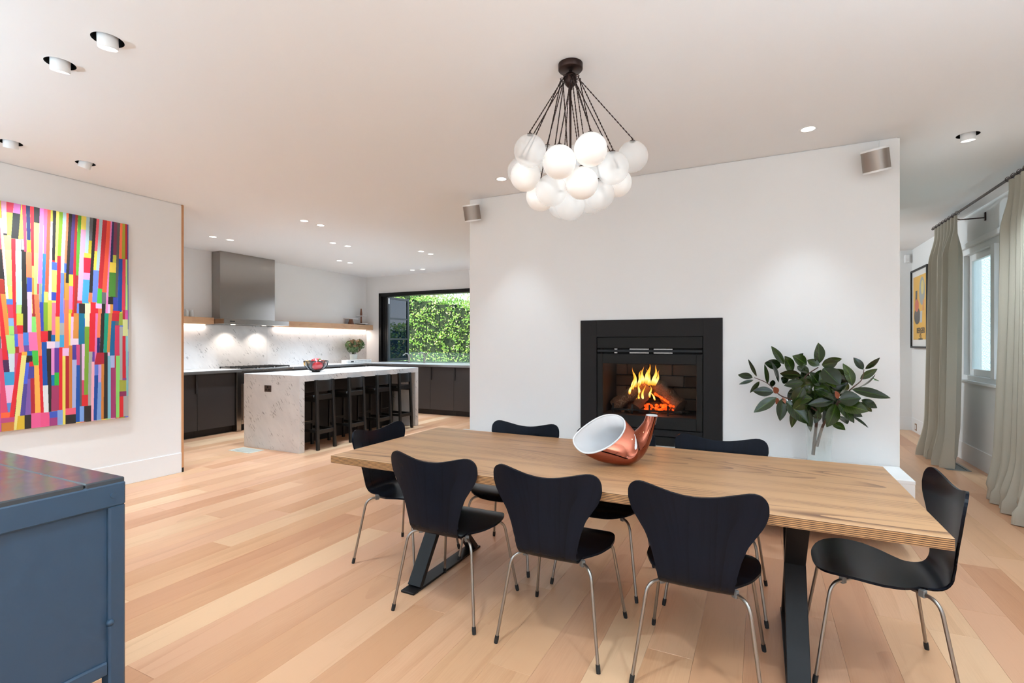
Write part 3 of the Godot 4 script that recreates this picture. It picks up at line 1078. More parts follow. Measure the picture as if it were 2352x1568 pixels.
	for y in [[0.985, 1.379], [1.411, 1.806], [1.838, 2.225]]: obj("pane", bx(-6.928, y[0], -8.84, -6.922, y[1], -8.27), M.glass_dark, lf)
	obj("hinge", bx(-6.905, 2.12, -8.235, -6.895, 2.24, -8.205, 0.002), M.steel_edge, lf)


func cab_run_left(nm: String, label: String, z0: float, z1: float, side: int) -> void:
	var t := thing(nm, label, "cabinet")
	obj("body", bx(-7.49, 0.10, z0, -6.952, 0.875, z1), M.cab_dark, t)
	obj("door", bx(-6.95, 0.10, z0 + 0.0015, -6.93, 0.868, z1 - 0.0015, 0.001), M.cab, t)
	obj("toe_kick", bx(-7.4, 0.0, z0, -7.0, 0.10, z1), M.cab_dark, t)
	var zh := z0 + 0.004 if side > 0 else z1 - 0.028
	if side > 0: obj("handle", bx(-6.93, 0.61, zh, -6.906, 0.87, zh + 0.024, 0.002), M.cab_dark, t)
	rebase(t, V(-7.2, 0, (z0 + z1) / 2))


func island() -> void:
	var t := thing("kitchen_island", "white veined marble island with waterfall ends", "island", V(-5.365, 0, -5.36))
	obj("top_slab", bx(-0.495, 0.845, -1.15, 0.495, 0.92, 1.15, 0.002), M.marble, t)
	obj("end_panel", bx(-0.495, 0, 1.075, 0.495, 0.845, 1.15, 0.002), M.marble, t)
	obj("end_panel", bx(-0.495, 0, -1.15, 0.495, 0.845, -1.075, 0.002), M.marble, t)
	obj("cabinet_back", bx(-0.47, 0.0, -1.075, 0.02, 0.845, 1.075), M.cab_dark, t)
	var o := obj("power_outlet", bx(-0.109, 0.707, 1.15, 0.012, 0.788, 1.156, 0.002), mat("5a4a42", 0.35, 0.6), t)
	o.set_meta("label", "bronze double power outlet")
	var sl := MB.new()
	for s in [-0.075, -0.023]:
		sl.lathe([Vector2(0, 0), Vector2(0.001, 0)], 4)
		var keep := sl.xf
		sl.xf = Transform3D(Basis(V(1, 0, 0), PI / 2), V(s, 0.735, 1.156))
		sl.lathe([Vector2(0.011, 0), Vector2(0.011, 0.002), Vector2(0, 0.002)], 16)
		sl.xf = keep
	sl.xf = Transform3D(Basis(V(1, 0, 0), PI / 2), V(-0.049, 0.765, 1.156))
	sl.lathe([Vector2(0.012, 0), Vector2(0.012, 0.002), Vector2(0, 0.002)], 16)
	obj("socket", sl, M.black, o)
	# stools
	var s0 := thing("bar_stool", "black timber bar stool nearest the socketed marble end of the island", "stool", V(-5.02, 0, -4.57), 0, "bar stools at the island")
	for z in [-0.128, 0.128]:
		obj("leg", MB.new().bar(V(0.205, 0, z * 1.06), V(0.17, 0.855, z), 0.036, 0.036, V(1, 0, 0), 0.003), M.stool, s0)
		obj("leg", MB.new().bar(V(-0.185, 0, z * 1.02), V(-0.17, 0.63, z), 0.034, 0.034, V(1, 0, 0), 0.003), M.stool, s0)
		obj("side_rail", bx(-0.17, 0.21, z - 0.012, 0.18, 0.245, z + 0.012, 0.002), M.stool, s0)
		obj("seat_rail", bx(-0.17, 0.585, z - 0.012, 0.165, 0.635, z + 0.012, 0.002), M.stool, s0)
	obj("seat", bx(-0.20, 0.635, -0.155, 0.155, 0.668, 0.155, 0.008), M.stool, s0)
	obj("seat_rail", bx(0.165, 0.61, -0.115, 0.187, 0.668, 0.115, 0.002), M.stool, s0)
	obj("rear_rail", bx(0.182, 0.195, -0.118, 0.204, 0.243, 0.118, 0.002), M.stool, s0)
	obj("foot_rail", bx(-0.19, 0.27, -0.118, -0.165, 0.305, 0.118, 0.002), M.stool, s0)
	obj("foot_plate", bx(-0.192, 0.305, -0.115, -0.163, 0.308, 0.115), M.steel_edge, s0)  # steel strip stands for the thin highlight along the foot rail
	var rows := []
	for i in 8:
		var y := 0.715 + i * 0.0195
		var row := []
		for j in 9:
			var z := -0.112 + j * 0.028
			row.push_back(V(0.178 + 0.03 * (1.0 - pow(z / 0.112, 2.0)) - 0.02 * (y - 0.715), y, z))
		rows.push_back(row)
	obj("backrest", MB.new().sheet(rows, 0.012), M.stool, s0)
	var lab := ["black timber bar stool second from the socketed marble end of the island", "black timber bar stool third from the socketed marble end of the island", "black timber bar stool farthest along the island, at its window end"]
	for i in 3: dup(s0, V(-5.02, 0, [-5.115, -5.65, -6.135][i]), 0, lab[i])
	# fruit bowl
	var fb := thing("fruit_bowl", "smoked glass bowl with dark rim on the marble island", "bowl", V(-5.34, 0.92, -4.885))
	obj("bowl", MB.new().lathe([Vector2(0, 0.016), Vector2(0.05, 0.016), Vector2(0.10, 0.04), Vector2(0.14, 0.09), Vector2(0.153, 0.145), Vector2(0.147, 0.145), Vector2(0.132, 0.092), Vector2(0.095, 0.046), Vector2(0.05, 0.022), Vector2(0, 0.022)], 44), pane("15181a", 0.5), fb)
	obj("foot", MB.new().lathe([Vector2(0, 0), Vector2(0.05, 0), Vector2(0.052, 0.006), Vector2(0.045, 0.017), Vector2(0, 0.017)], 32), M.black, fb)
	var rim := []
	for i in 49: rim.push_back(V(cos(TAU * i / 48) * 0.15, 0.146, sin(TAU * i / 48) * 0.15))
	obj("rim", MB.new().tube(rim, 0.005, 8, false), M.black, fb)
	for a in 8:
		var c := cos(TAU * a / 8); var s := sin(TAU * a / 8)
		obj("rib", MB.new().tube([V(c * 0.05, 0.014, s * 0.05), V(c * 0.103, 0.037, s * 0.103), V(c * 0.144, 0.088, s * 0.144), V(c * 0.154, 0.146, s * 0.154)], 0.004, 6), M.black, fb)
	# pepper with four lobes
	var pep := thing("bell_pepper", "large glossy red bell pepper in the smoked glass bowl", "pepper", V(-5.325, 0.968, -4.85))
	var rows2 := []
	for i in 21:
		var th := PI * i / 20.0
		var row := []
		for j in 41:
			var ph := TAU * j / 40.0
			var lobe := 1.0 + 0.09 * cos(4.0 * ph) * sin(th)
			var r := 0.074 * sin(th) * lobe
			var y := 0.075 - 0.072 * cos(th) + (-0.018 * exp(-pow((PI - th) / 0.35, 2.0)) if th > PI / 2 else 0.0)
			row.push_back(V(r * cos(ph), y, r * sin(ph)))
		rows2.push_back(row)
	var pm := mat("a80f14", 0.16)
	pm.clearcoat_enabled = true
	obj("flesh", MB.new().sheet(rows2, 0.0, 1.0, 1.0, true), pm, pep)
	obj("stalk", MB.new().tube([V(0, 0.122, 0), V(0.004, 0.145, 0.004), V(0.014, 0.165, 0.008)], [0.011, 0.007, 0.009], 8), mat("5e7a32", 0.6), pep)
	pep.rotation = V(0.5, 0.5, -0.5)
	pep.scale = Vector3.ONE * 1.08
	for q in [[-5.405, 1.035, -4.795, 0.042, "e0a040", "yellow peach in the smoked bowl beside the red pepper, towards the cooker"], [-5.275, 1.03, -4.955, 0.044, "d9602c", "orange red peach in the smoked bowl behind the pepper's stalk"], [-5.385, 1.02, -4.95, 0.042, "d88a38", "orange peach at the back of the smoked glass bowl"]]:
		var t2 := thing("peach", q[5], "fruit", V(q[0], q[1], q[2]))
		obj("flesh", MB.new().ball(V(0, 0, 0), q[3], 24, 0.95), mat(q[4], 0.45), t2)
		obj("stalk", MB.new().tube([V(0, q[3] * 0.9, 0), V(0.003, q[3] + 0.006, 0)], 0.0025, 6), M.twig, t2)
	# floor grille by the island
	grille("floor_vent", "pale metal floor vent set in the boards by the marble island", V(-5.605, 0, -4.057), 0.385, 0.20, mat("c9c4b4", 0.5), false)


func grille(nm: String, label: String, at: Vector3, sx: float, sz: float, m: Material, along_z: bool) -> void:
	var t := thing(nm, label, "vent", at)
	var hx := sx / 2
	var hz := sz / 2
	var b := bx(-hx, 0.0, -hz, hx, 0.004, -hz + 0.022, 0.001)
	b.box(V(-hx, 0, hz - 0.022), V(hx, 0.004, hz), 0.001)
	b.box(V(-hx, 0, -hz + 0.022), V(-hx + 0.022, 0.004, hz - 0.022), 0.001)
	b.box(V(hx - 0.022, 0, -hz + 0.022), V(hx, 0.004, hz - 0.022), 0.001)
	obj("frame", b, m, t)
	obj("duct_shade", bx(-hx + 0.02, 0.0, -hz + 0.02, hx - 0.02, 0.001, hz - 0.02), M.cab_dark, t)  # dark sheet stands for the shaded hollow under the slats
	var n := int(((sx if along_z else sz) - 0.05) / 0.011)
	for i in n:
		var p := -((sx if along_z else sz) - 0.05) / 2 + (i + 0.5) * 0.011
		if along_z: obj("slat", bx(p - 0.0035, 0.001, -hz + 0.02, p + 0.0035, 0.0035, hz - 0.02), m, t)
		else: obj("slat", bx(-hx + 0.02, 0.001, p - 0.0035, hx - 0.02, 0.0035, p + 0.0035), m, t)


# ---------------------------------------------------------------- dining table and chairs
func curve_at(p: Array, s: float):
	# Catmull-Rom through p, s from 0 to p.size()-1
	var i := clampi(int(floor(s)), 0, p.size() - 2)
	var f := s - i
	var a = p[maxi(i - 1, 0)]
	var d = p[mini(i + 2, p.size() - 1)]
	var b = p[i]
	var c = p[i + 1]
	return 0.5 * (2.0 * b + (c - a) * f + (2.0 * a - 5.0 * b + 4.0 * c - d) * f * f + (3.0 * b - a - 3.0 * c + d) * f * f * f)


func chair() -> Node3D:
	var t := thing("dining_chair", "", "chair", Vector3.ZERO, 0, "black plywood dining chairs")
	# outline of the flat shell: u sideways, s along it from the dip of the back to the front of the seat
	var top := [Vector2(-0.241, 0.045), Vector2(-0.239, 0.008), Vector2(-0.222, -0.018), Vector2(-0.19, -0.028), Vector2(-0.135, -0.019), Vector2(-0.065, -0.005), Vector2(0, 0.0), Vector2(0.065, -0.005), Vector2(0.135, -0.019), Vector2(0.19, -0.028), Vector2(0.222, -0.018), Vector2(0.239, 0.008), Vector2(0.241, 0.045)]
	var side := [Vector2(-0.241, 0.045), Vector2(-0.228, 0.085), Vector2(-0.196, 0.135), Vector2(-0.163, 0.185), Vector2(-0.134, 0.235), Vector2(-0.112, 0.285), Vector2(-0.100, 0.33), Vector2(-0.096, 0.37), Vector2(-0.106, 0.41), Vector2(-0.142, 0.452), Vector2(-0.188, 0.505), Vector2(-0.216, 0.565)]
	var bot := [Vector2(-0.218, 0.565), Vector2(-0.219, 0.62), Vector2(-0.204, 0.68), Vector2(-0.165, 0.735), Vector2(-0.10, 0.766), Vector2(-0.04, 0.775), Vector2(0.04, 0.775), Vector2(0.10, 0.766), Vector2(0.165, 0.735), Vector2(0.204, 0.68), Vector2(0.219, 0.62), Vector2(0.218, 0.565)]
	# side view of the middle line: z to the rear, y up
	var prof := [Vector2(0.256, 0.752), Vector2(0.246, 0.68), Vector2(0.238, 0.60), Vector2(0.232, 0.53), Vector2(0.228, 0.475), Vector2(0.220, 0.435), Vector2(0.198, 0.406), Vector2(0.165, 0.395), Vector2(0.11, 0.395), Vector2(0.04, 0.401), Vector2(-0.04, 0.410), Vector2(-0.11, 0.416), Vector2(-0.165, 0.412), Vector2(-0.205, 0.398), Vector2(-0.228, 0.378)]
	var fine := []
	var len := [0.0]
	for i in 141:
		fine.push_back(curve_at(prof, i / 10.0))
		if i > 0: len.push_back(len[i - 1] + fine[i].distance_to(fine[i - 1]))
	var R := 44
	var C := 30
	var rows := []
	for i in R + 1:
		var v := float(i) / R
		var row := []
		var L: Vector2 = curve_at(side, v * 11.0)
		for j in C + 1:
			var h := float(j) / C
			var T: Vector2 = curve_at(top, h * 12.0)
			var B: Vector2 = curve_at(bot, h * 11.0)
			var Rr := Vector2(-L.x, L.y)
			var q: Vector2 = T * (1 - v) + B * v + L * (1 - h) + Rr * h - (top[0] * (1 - h) * (1 - v) + top[12] * h * (1 - v) + bot[0] * (1 - h) * v + bot[11] * h * v)
			# place on the bent sheet
			var s: float = q.y
			var k := 0
			while k < 139 and len[k + 1] < s: k += 1
			var f: float = (s - len[k]) / (len[k + 1] - len[k])
			var pc: Vector2 = fine[k].lerp(fine[k + 1], f)
			var d: Vector2 = (fine[mini(k + 2, 140)] - fine[maxi(k - 1, 0)]).normalized()
			var nv := Vector2(d.y, -d.x)   # towards the sitter: forward on the back, up on the seat
			var w := smoothstep(0.42, 0.28, s)
			var cup: float = (0.62 * w - 0.02 * (1.0 - w)) * q.x * q.x + (1.0 - w) * 0.16 * q.x * q.x * smoothstep(0.42, 0.55, s) * smoothstep(0.78, 0.62, s)
			row.push_back(V(q.x, pc.y + nv.y * cup, pc.x + nv.x * cup))
		rows.push_back(row)
	var sh := MB.new().sheet(rows, 0.0095, 1.0, 1.0)
	for k in sh.t.size(): sh.t[k] = Vector2(sh.t[k].y * 0.7, sh.t[k].x * 1.1)
	obj("seat_shell", sh, M.chair, t)
	for sx in [-1.0, 1.0]:
		for sz in [-1.0, 1.0]:
			var lower := V(sx * 0.2275, 0.012, sz * 0.2225)
			var knee := V(sx * 0.178, 0.378, sz * 0.165)
			var hub := V(sx * 0.012, 0.372, sz * 0.02 + 0.01)
			var e1 := knee + (lower - knee).normalized() * 0.05
			var e2 := knee + (hub - knee).normalized() * 0.05
			var pts := [lower]
			for i in 9:
				var s := i / 8.0
				pts.push_back(e1.lerp(knee, s).lerp(knee.lerp(e2, s), s))
			pts.push_back(hub)
			var lg := obj("leg", MB.new().tube(pts, 0.0068, 12), M.chrome, t)
			var cb := MB.new()
			var ax := (knee - lower).normalized()
			cb.tube([lower - ax * 0.014 + V(0, 0.002, 0), lower + ax * 0.004, lower + ax * 0.02], [0.0085, 0.0095, 0.0088], 12)
			obj("foot_cap", cb, M.rubber, lg)
			var clip := hub.lerp(knee, 0.72)
			obj("clip", MB.new().bar(clip - V(0, 0.012, 0), clip + V(0, 0.016, 0), 0.022, 0.018, (hub - knee).normalized(), 0.002), mat("6d6a66", 0.5), t)
	obj("hub_plate", MB.new().lathe([Vector2(0, 0.362), Vector2(0.05, 0.362), Vector2(0.055, 0.372), Vector2(0.055, 0.392), Vector2(0, 0.392)], 24), M.black, t)
	return t


func dining() -> void:
	var t := thing("dining_table", "long dining table with thick oak veneer top and black crossed steel legs", "table", V(-0.754, 0, -2.465))
	var am := bx(-1.286, 0.669, -0.5, 1.286, 0.707, 0.5, 0.0012)
	var topm := MB.new()
	var edge := MB.new()
	for k in range(0, am.v.size(), 3):
		var up := am.n[k].y
		var dst := topm if absf(up) > 0.5 else edge
		for e in 3:
			var p := am.v[k + e]
			dst.v.push_back(p)
			dst.n.push_back(am.n[k + e])
			if absf(up) > 0.5: dst.t.push_back(Vector2((p.x + 1.286) / 2.572, (p.z + 0.5)))
			else: dst.t.push_back(Vector2((p.x + p.z) / 0.7, (p.y - 0.669) / 0.038))
	var o := inst("tabletop", edge.mesh(topm.mesh()), null, t)
	o.set_surface_override_material(0, M.table)
	o.set_surface_override_material(1, M.ply)
	for x in [-0.888, 0.885]:
		obj("foot_plate", bx(x - 0.042, 0, -0.325, x + 0.042, 0.012, 0.365, 0.002), M.black, t)
		obj("crossed_leg", MB.new().bar(V(x, 0.012, 0.30), V(x, 0.662, -0.15), 0.08, 0.03, V(1, 0, 0), 0.002), M.black, t)
		obj("crossed_leg", MB.new().bar(V(x, 0.012, -0.29), V(x, 0.662, 0.30), 0.078, 0.03, V(1, 0, 0), 0.002), M.black, t)
		obj("top_plate", bx(x - 0.042, 0.659, -0.3, x + 0.042, 0.669, 0.3, 0.002), M.black, t)
	var c := chair()
	c.position = V(-1.375, 0, -2.165)
	c.set_meta("label", "black plywood chair with its back to the viewer, nearest the blue chest")
	dup(c, V(-0.80, 0, -2.152), 0, "black plywood chair with its back to the viewer, middle of three along the table")
	dup(c, V(-0.213, 0, -2.152), 0, "black plywood chair with its back to the viewer, beside the black table leg")
	dup(c, V(-1.935, 0, -2.482), -PI / 2, "black plywood chair at the table end facing away from the marble island")
	dup(c, V(-1.384, 0, -2.772), PI, "black plywood chair across the table with only the white wall behind it")
	dup(c, V(-0.783, 0, -2.76), PI, "black plywood chair across the table hidden behind the copper horn bowl")
	dup(c, V(-0.20, 0, -2.80), PI, "black plywood chair across the table between fireplace and leafy vase")
	dup(c, V(0.412, 0, -2.468), PI / 2, "black plywood chair seen side on at the table end near the curtains")
	horn()


func horn() -> void:
	var t := thing("horn_bowl", "copper glazed horn shaped bowl with white inside on the dining table", "bowl", V(-0.61, 0.707, -2.45), deg_to_rad(26.25))
	# each ring: inner point at the crook, outer point on the belly, side axis, half width
	var I := [V(-0.066, 0.240, -0.030), V(-0.01, 0.197, -0.030), V(0.035, 0.168, -0.030), V(0.060, 0.158, -0.030), V(0.080, 0.164, -0.030), V(0.100, 0.185, -0.026), V(0.117, 0.210, -0.022), V(0.127, 0.238, -0.020)]
	var O := [V(-0.160, 0.070, 0.080), V(-0.080, 0.022, 0.055), V(0.008, 0.002, 0.020), V(0.075, 0.016, -0.010), V(0.120, 0.056, -0.020), V(0.150, 0.115, -0.025), V(0.170, 0.180, -0.025), V(0.184, 0.236, -0.025)]
	var W := [V(1, 0.14, -0.06), V(0.86, 0.1, 0.30), V(0.45, 0.05, 0.85), V(0.12, 0, 1), V(0.05, 0, 1), V(0, 0, 1), V(0, 0, 1), V(0, 0, 1)]
	var hw := [0.128, 0.108, 0.091, 0.078, 0.062, 0.046, 0.035, 0.030]
	var outer := []
	var inner := []
	var rim := []
	var n := 56
	for i in n + 1:
		var s := 7.0 * i / n
		var pi: Vector3 = curve_at(I, s)
		var po: Vector3 = curve_at(O, s)
		var w: Vector3 = curve_at(W, s).normalized()
		var h: float = curve_at(hw, s)
		var c := (pi + po) / 2.0
		var e := (pi - po) / 2.0
		var egg := smoothstep(1.5, 0.0, s)
		var ro := []
		var ri := []
		for k in 49:
			var ph := TAU * k / 48.0
			var sq := 1.0 - 0.34 * egg * maxf(0.0, -cos(ph)) * absf(cos(ph))
			ro.push_back(c + w * h * cos(ph) + e * sin(ph) * sq)
			ri.push_back(c + w * (h - 0.007) * cos(ph) + e * (1.0 - 0.007 / e.length()) * sin(ph) * sq)
		outer.push_back(ro)
		inner.push_back(ri)
		if i == 0:
			for k in 49: rim.push_back((ro[k] + ri[k]) / 2.0)
	obj("copper_skin", MB.new().sheet(outer, 0.0, 1.0, 1.0, true), M.copper, t)
	obj("white_lining", MB.new().sheet(inner, 0.0, 1.0, 1.0, true), M.porcelain, t)
	obj("white_rim", MB.new().tube(rim, 0.0042, 8, false), M.porcelain, t)
	var rim2 := []
	for k in 49: rim2.push_back((outer[n][k] + inner[n][k]) / 2.0)
	obj("tail_rim", MB.new().tube(rim2, 0.004, 8, false), M.porcelain, t)


# ---------------------------------------------------------------- lamps of the rooms, seen and added
func chandelier() -> void:
	var t := thing("chandelier", "cluster chandelier of frosted glass globes on fine chains over the dining table", "chandelier")
	var ax := V(-0.852, 0, -2.39)
	obj("canopy", MB.new().lathe([Vector2(0, 2.668), Vector2(0.058, 2.668), Vector2(0.061, 2.672), Vector2(0.061, 2.698), Vector2(0, 2.699)], 40), M.bronze, t).position = ax
	obj("hub", MB.new().lathe([Vector2(0, 2.572), Vector2(0.010, 2.572), Vector2(0.011, 2.584), Vector2(0.018, 2.588), Vector2(0.029, 2.602), Vector2(0.032, 2.622), Vector2(0.030, 2.642), Vector2(0.020, 2.652), Vector2(0.009, 2.655), Vector2(0.008, 2.668), Vector2(0, 2.668)], 32), M.bronze, t).position = ax
	obj("rod", MB.new().tube([V(0, 2.58, 0), V(0, 2.09, 0)], 0.0055, 10), M.bronze, t).position = ax
	var rings := []
	for i in 8:
		var a := TAU * i / 8 + 0.3
		var rb := MB.new()
		var pts := []
		for k in 13: pts.push_back(V(cos(a), 0, sin(a)) * (0.042 + 0.009 * cos(TAU * k / 12)) + V(0, 2.625, 0) + V(-sin(a), 0, cos(a)) * 0.009 * sin(TAU * k / 12))
		obj("eyelet", rb.tube(pts, 0.0022, 6, false), M.bronze, t).position = ax
		rings.push_back(ax + V(cos(a) * 0.046, 2.622, sin(a) * 0.046))
	var g := [V(-0.953, 2.189, -2.119), V(-0.796, 2.102, -2.087), V(-0.672, 2.157, -2.148), V(-0.554, 2.204, -2.444), V(-1.024, 2.115, -2.225), V(-1.118, 2.197, -2.379), V(-0.605, 2.102, -2.269), V(-0.879, 2.018, -2.199), V(-0.733, 2.036, -2.212), V(-0.713, 2.038, -2.427), V(-0.674, 2.147, -2.625), V(-0.855, 1.991, -2.390), V(-0.999, 2.047, -2.355), V(-0.974, 2.057, -2.590), V(-0.830, 2.083, -2.651), V(-1.027, 2.292, -2.516), V(-0.795, 2.257, -2.662), V(-0.894, 2.167, -2.508), V(-0.916, 2.339, -2.684)]
	var gm := MB.new().ball(Vector3.ZERO, 0.0735, 40).mesh()
	var cap := MB.new().lathe([Vector2(0, 0.070), Vector2(0.013, 0.0715), Vector2(0.013, 0.078), Vector2(0.005, 0.081), Vector2(0.003, 0.09), Vector2(0, 0.09)], 16).mesh()
	for i in g.size():
		var lit := i in [1, 2, 4, 8, 12, 17, 10]
		var o := inst("glass_globe", gm, M.frost_lit if lit else M.frost, t)
		o.position = g[i]
		inst("cap", cap, M.bronze, o)
		if lit: omni(g[i], CH_E, 0.04, t)
		# beaded chain from the nearest eyelet to the globe
		var best = rings[0]
		for r in rings:
			if V(r.x, 0, r.z).distance_to(V(g[i].x, 0, g[i].z)) < V(best.x, 0, best.z).distance_to(V(g[i].x, 0, g[i].z)): best = r
		var to: Vector3 = g[i] + V(0, 0.088, 0)
		var l: float = best.distance_to(to)
		var nl := int(l / 0.0105)
		var cb := MB.new()
		var dir: Vector3 = (to - best).normalized()
		for k in nl:
			var p0: Vector3 = best.lerp(to, (k + 0.02) / nl)
			var p1: Vector3 = best.lerp(to, (k + 0.98) / nl)
			cb.bar(p0, p1, 0.0055 if k % 2 == 0 else 0.0022, 0.0022 if k % 2 == 0 else 0.0055, V(1, 0.1, 0.3))
		obj("chain", cb, M.bronze, t)
	rebase(t, ax + V(0, 2.7, 0))


const CH_E := 0.03 * K_CH


func ceiling_lamps() -> void:
	# flush downlights: x, z, aim, energy, cone, label
	for d in [
		[-6.437, -4.181, 0.45, 42.0, "small flush downlight over the hood wall, nearer the painting wall"],
		[-6.429, -4.418, 0.45, 42.0, "small flush downlight over the hood wall, right before the steel hood"],
		[-4.667, -4.101, 0.55, 42.0, "small flush downlight above the near end of the island, first of its pair"],
		[-4.665, -4.338, 0.55, 42.0, "small flush downlight above the near end of the island, second of its pair"],
		[-5.33, -5.173, 0.45, 42.0, "small flush downlight of the pair over the middle of the island, nearer one"],
		[-5.316, -5.442, 0.45, 42.0, "small flush downlight of the pair over the middle of the island, farther one"],
		[-6.381, -6.337, 0.45, 42.0, "small flush downlight of the pair over the far worktop, nearer the hood"],
		[-6.387, -6.59, 0.45, 42.0, "small flush downlight of the pair over the far worktop, nearer the window corner"],
		[-4.617, -6.244, 0.45, 42.0, "small flush downlight over the island's far end, nearer the dining room"],
		[-4.621, -6.491, 0.45, 42.0, "small flush downlight over the island's far end, nearer the window"],
		[-5.944, -7.762, 0.35, 42.0, "small flush downlight over the sink, nearer the oak shelf"],
		[-5.701, -7.757, 0.35, 42.0, "small flush downlight over the sink, nearer the chimney wall"],
		[-1.974, -3.80, 0.46, 34.0, "flush downlight washing the chimney wall beside the globes of the chandelier"],
		[0.282, -3.80, 0.46, 34.0, "flush downlight washing the chimney wall above the leafy vase"],
		[-1.0, -0.85, 1.3, 46.0, "unseen flush downlight out of view near the viewer, lighting the floor and near chairs"],  # this and the next two: out of view, placed to light the floor
		[0.55, -1.0, 1.1, 46.0, "unseen flush downlight out of view on the curtain side, lighting the near floor"],
		[1.45, -1.7, 1.0, 46.0, "unseen flush downlight out of view, lighting the floor beside the curtains"]]:
		var t := thing("downlight", d[4], "downlight", V(d[0], 2.7, d[1]))
		obj("trim_ring", MB.new().lathe([Vector2(0.040, 0), Vector2(0.040, -0.002), Vector2(0.052, -0.003), Vector2(0.056, 0)], 36), M.trim, t)
		obj("lens", MB.new().lathe([Vector2(0, -0.002), Vector2(0.041, -0.002), Vector2(0.041, 0)], 32), M.lamp, t)
		spot(V(0, -0.02, 0), V(0, -1, 0), d[2] * (K_DOWN if d[0] > -3.0 else K_KIT), d[3], t, Color(0.87, 0.95, 1.0) if d[0] > -3.0 else Color(0.80, 0.91, 1.0))
	# adjustable downlights in round recesses
	var aims := [V(-0.15, -1, -0.1), V(-0.25, -1, -0.1), V(-0.30, -1, -0.1), V(-0.38, -1, 0.12), V(0.05, -1, -0.1)]
	var labs := ["tilting white tube downlight in a dark recess, nearest the chandelier", "tilting white tube downlight in a dark recess, second from the chandelier", "tilting white tube downlight above the painting, lit face towards the room", "tilting white tube downlight above the painting wall turned so its face is hidden", "tilting white tube downlight in a dark recess above the hall by the curtains"]
	for i in 5:
		var p: Vector2 = RECESS[i]
		var t := thing("tube_downlight", labs[i], "downlight", V(p.x, 2.7, p.y))
		var dir: Vector3 = aims[i].normalized()
		var up := -dir
		var x := V(1, 0, 0); x = (x - up * x.dot(up)).normalized()
		var bs := Basis(x, up, x.cross(up))
		var bar := obj("barrel", MB.new().lathe([Vector2(0, 0.085), Vector2(0.040, 0.085), Vector2(0.040, -0.036), Vector2(0.037, -0.038), Vector2(0.037, -0.030)], 40), M.trim, t)
		bar.basis = bs
		var lens := obj("lens", MB.new().lathe([Vector2(0, -0.031), Vector2(0.037, -0.031)], 32), M.lamp, t)
		lens.basis = bs
		spot(dir * 0.045, dir, [1.8, 1.8, 1.0, 0.9, 1.5][i] * K_DOWN, 44.0 if i < 4 else 62.0, t)


# added fill: floor lamps out of view brighten the ceiling, a pendant brightens the hall
func added_lamps() -> void:
	for q in [[-4.0, 0.9, "added slim floor lamp behind the viewer throwing fill light at the ceiling, nearest the painting wall"], [1.5, -0.3, "added slim floor lamp behind the viewer throwing fill light at the ceiling, nearest the curtain wall"], [-1.2, 1.6, "added slim floor lamp behind the viewer throwing fill light at the ceiling, before the unseen glass doors"]]:
		var t := thing("added_floor_lamp", q[2], "lamp", V(q[0], 0, q[1]))
		obj("base", MB.new().lathe([Vector2(0, 0), Vector2(0.15, 0), Vector2(0.15, 0.018), Vector2(0, 0.022)], 32), M.black, t)
		obj("pole", MB.new().tube([V(0, 0.02, 0), V(0, 1.16, 0)], 0.012, 12), M.black, t)
		obj("bowl", MB.new().lathe([Vector2(0, 1.14), Vector2(0.05, 1.145), Vector2(0.12, 1.16), Vector2(0.15, 1.18), Vector2(0.145, 1.18), Vector2(0.11, 1.165), Vector2(0.05, 1.155), Vector2(0, 1.155)], 36), M.trim, t)
		obj("bulb", MB.new().lathe([Vector2(0, 1.165), Vector2(0.08, 1.165), Vector2(0.08, 1.18), Vector2(0, 1.185)], 24), M.lamp, t)
		spot(V(0, 1.21, 0), V(0, 2.7, 0), UP_E, 78.0, t, Color(0.78, 0.91, 1.0), 0.9)
	var h := thing("added_pendant_lamp", "added round white pendant lamp out of view behind the chimney wall, giving fill light to the hall", "lamp", V(-0.4, 2.2, -8.1))
	obj("globe", MB.new().ball(Vector3.ZERO, 0.14, 28), M.frost_lit, h)
	obj("cord", MB.new().tube([V(0, 0.13, 0), V(0, 0.5, 0)], 0.004, 8), M.black, h)
	omni(Vector3.ZERO, 3.0 * K_PASS, 0.13, h)


const UP_E := 10.5 * K_UP


# ---------------------------------------------------------------- left of the room
func ps(c: String, a0: int, a1: int, y0: int, b0: int, b1: int, y1: int) -> void:
	var col := Color(c)
	for y in range(maxi(y0, 0), mini(y1, art.get_height())):
		var f := float(y - y0) / maxf(1.0, y1 - y0)
		var l := int(lerpf(a0, b0, f))
		var r := int(lerpf(a1, b1, f))
		art.fill_rect(Rect2i(maxi(l, 0), y, maxi(r - maxi(l, 0), 1), 1), col)


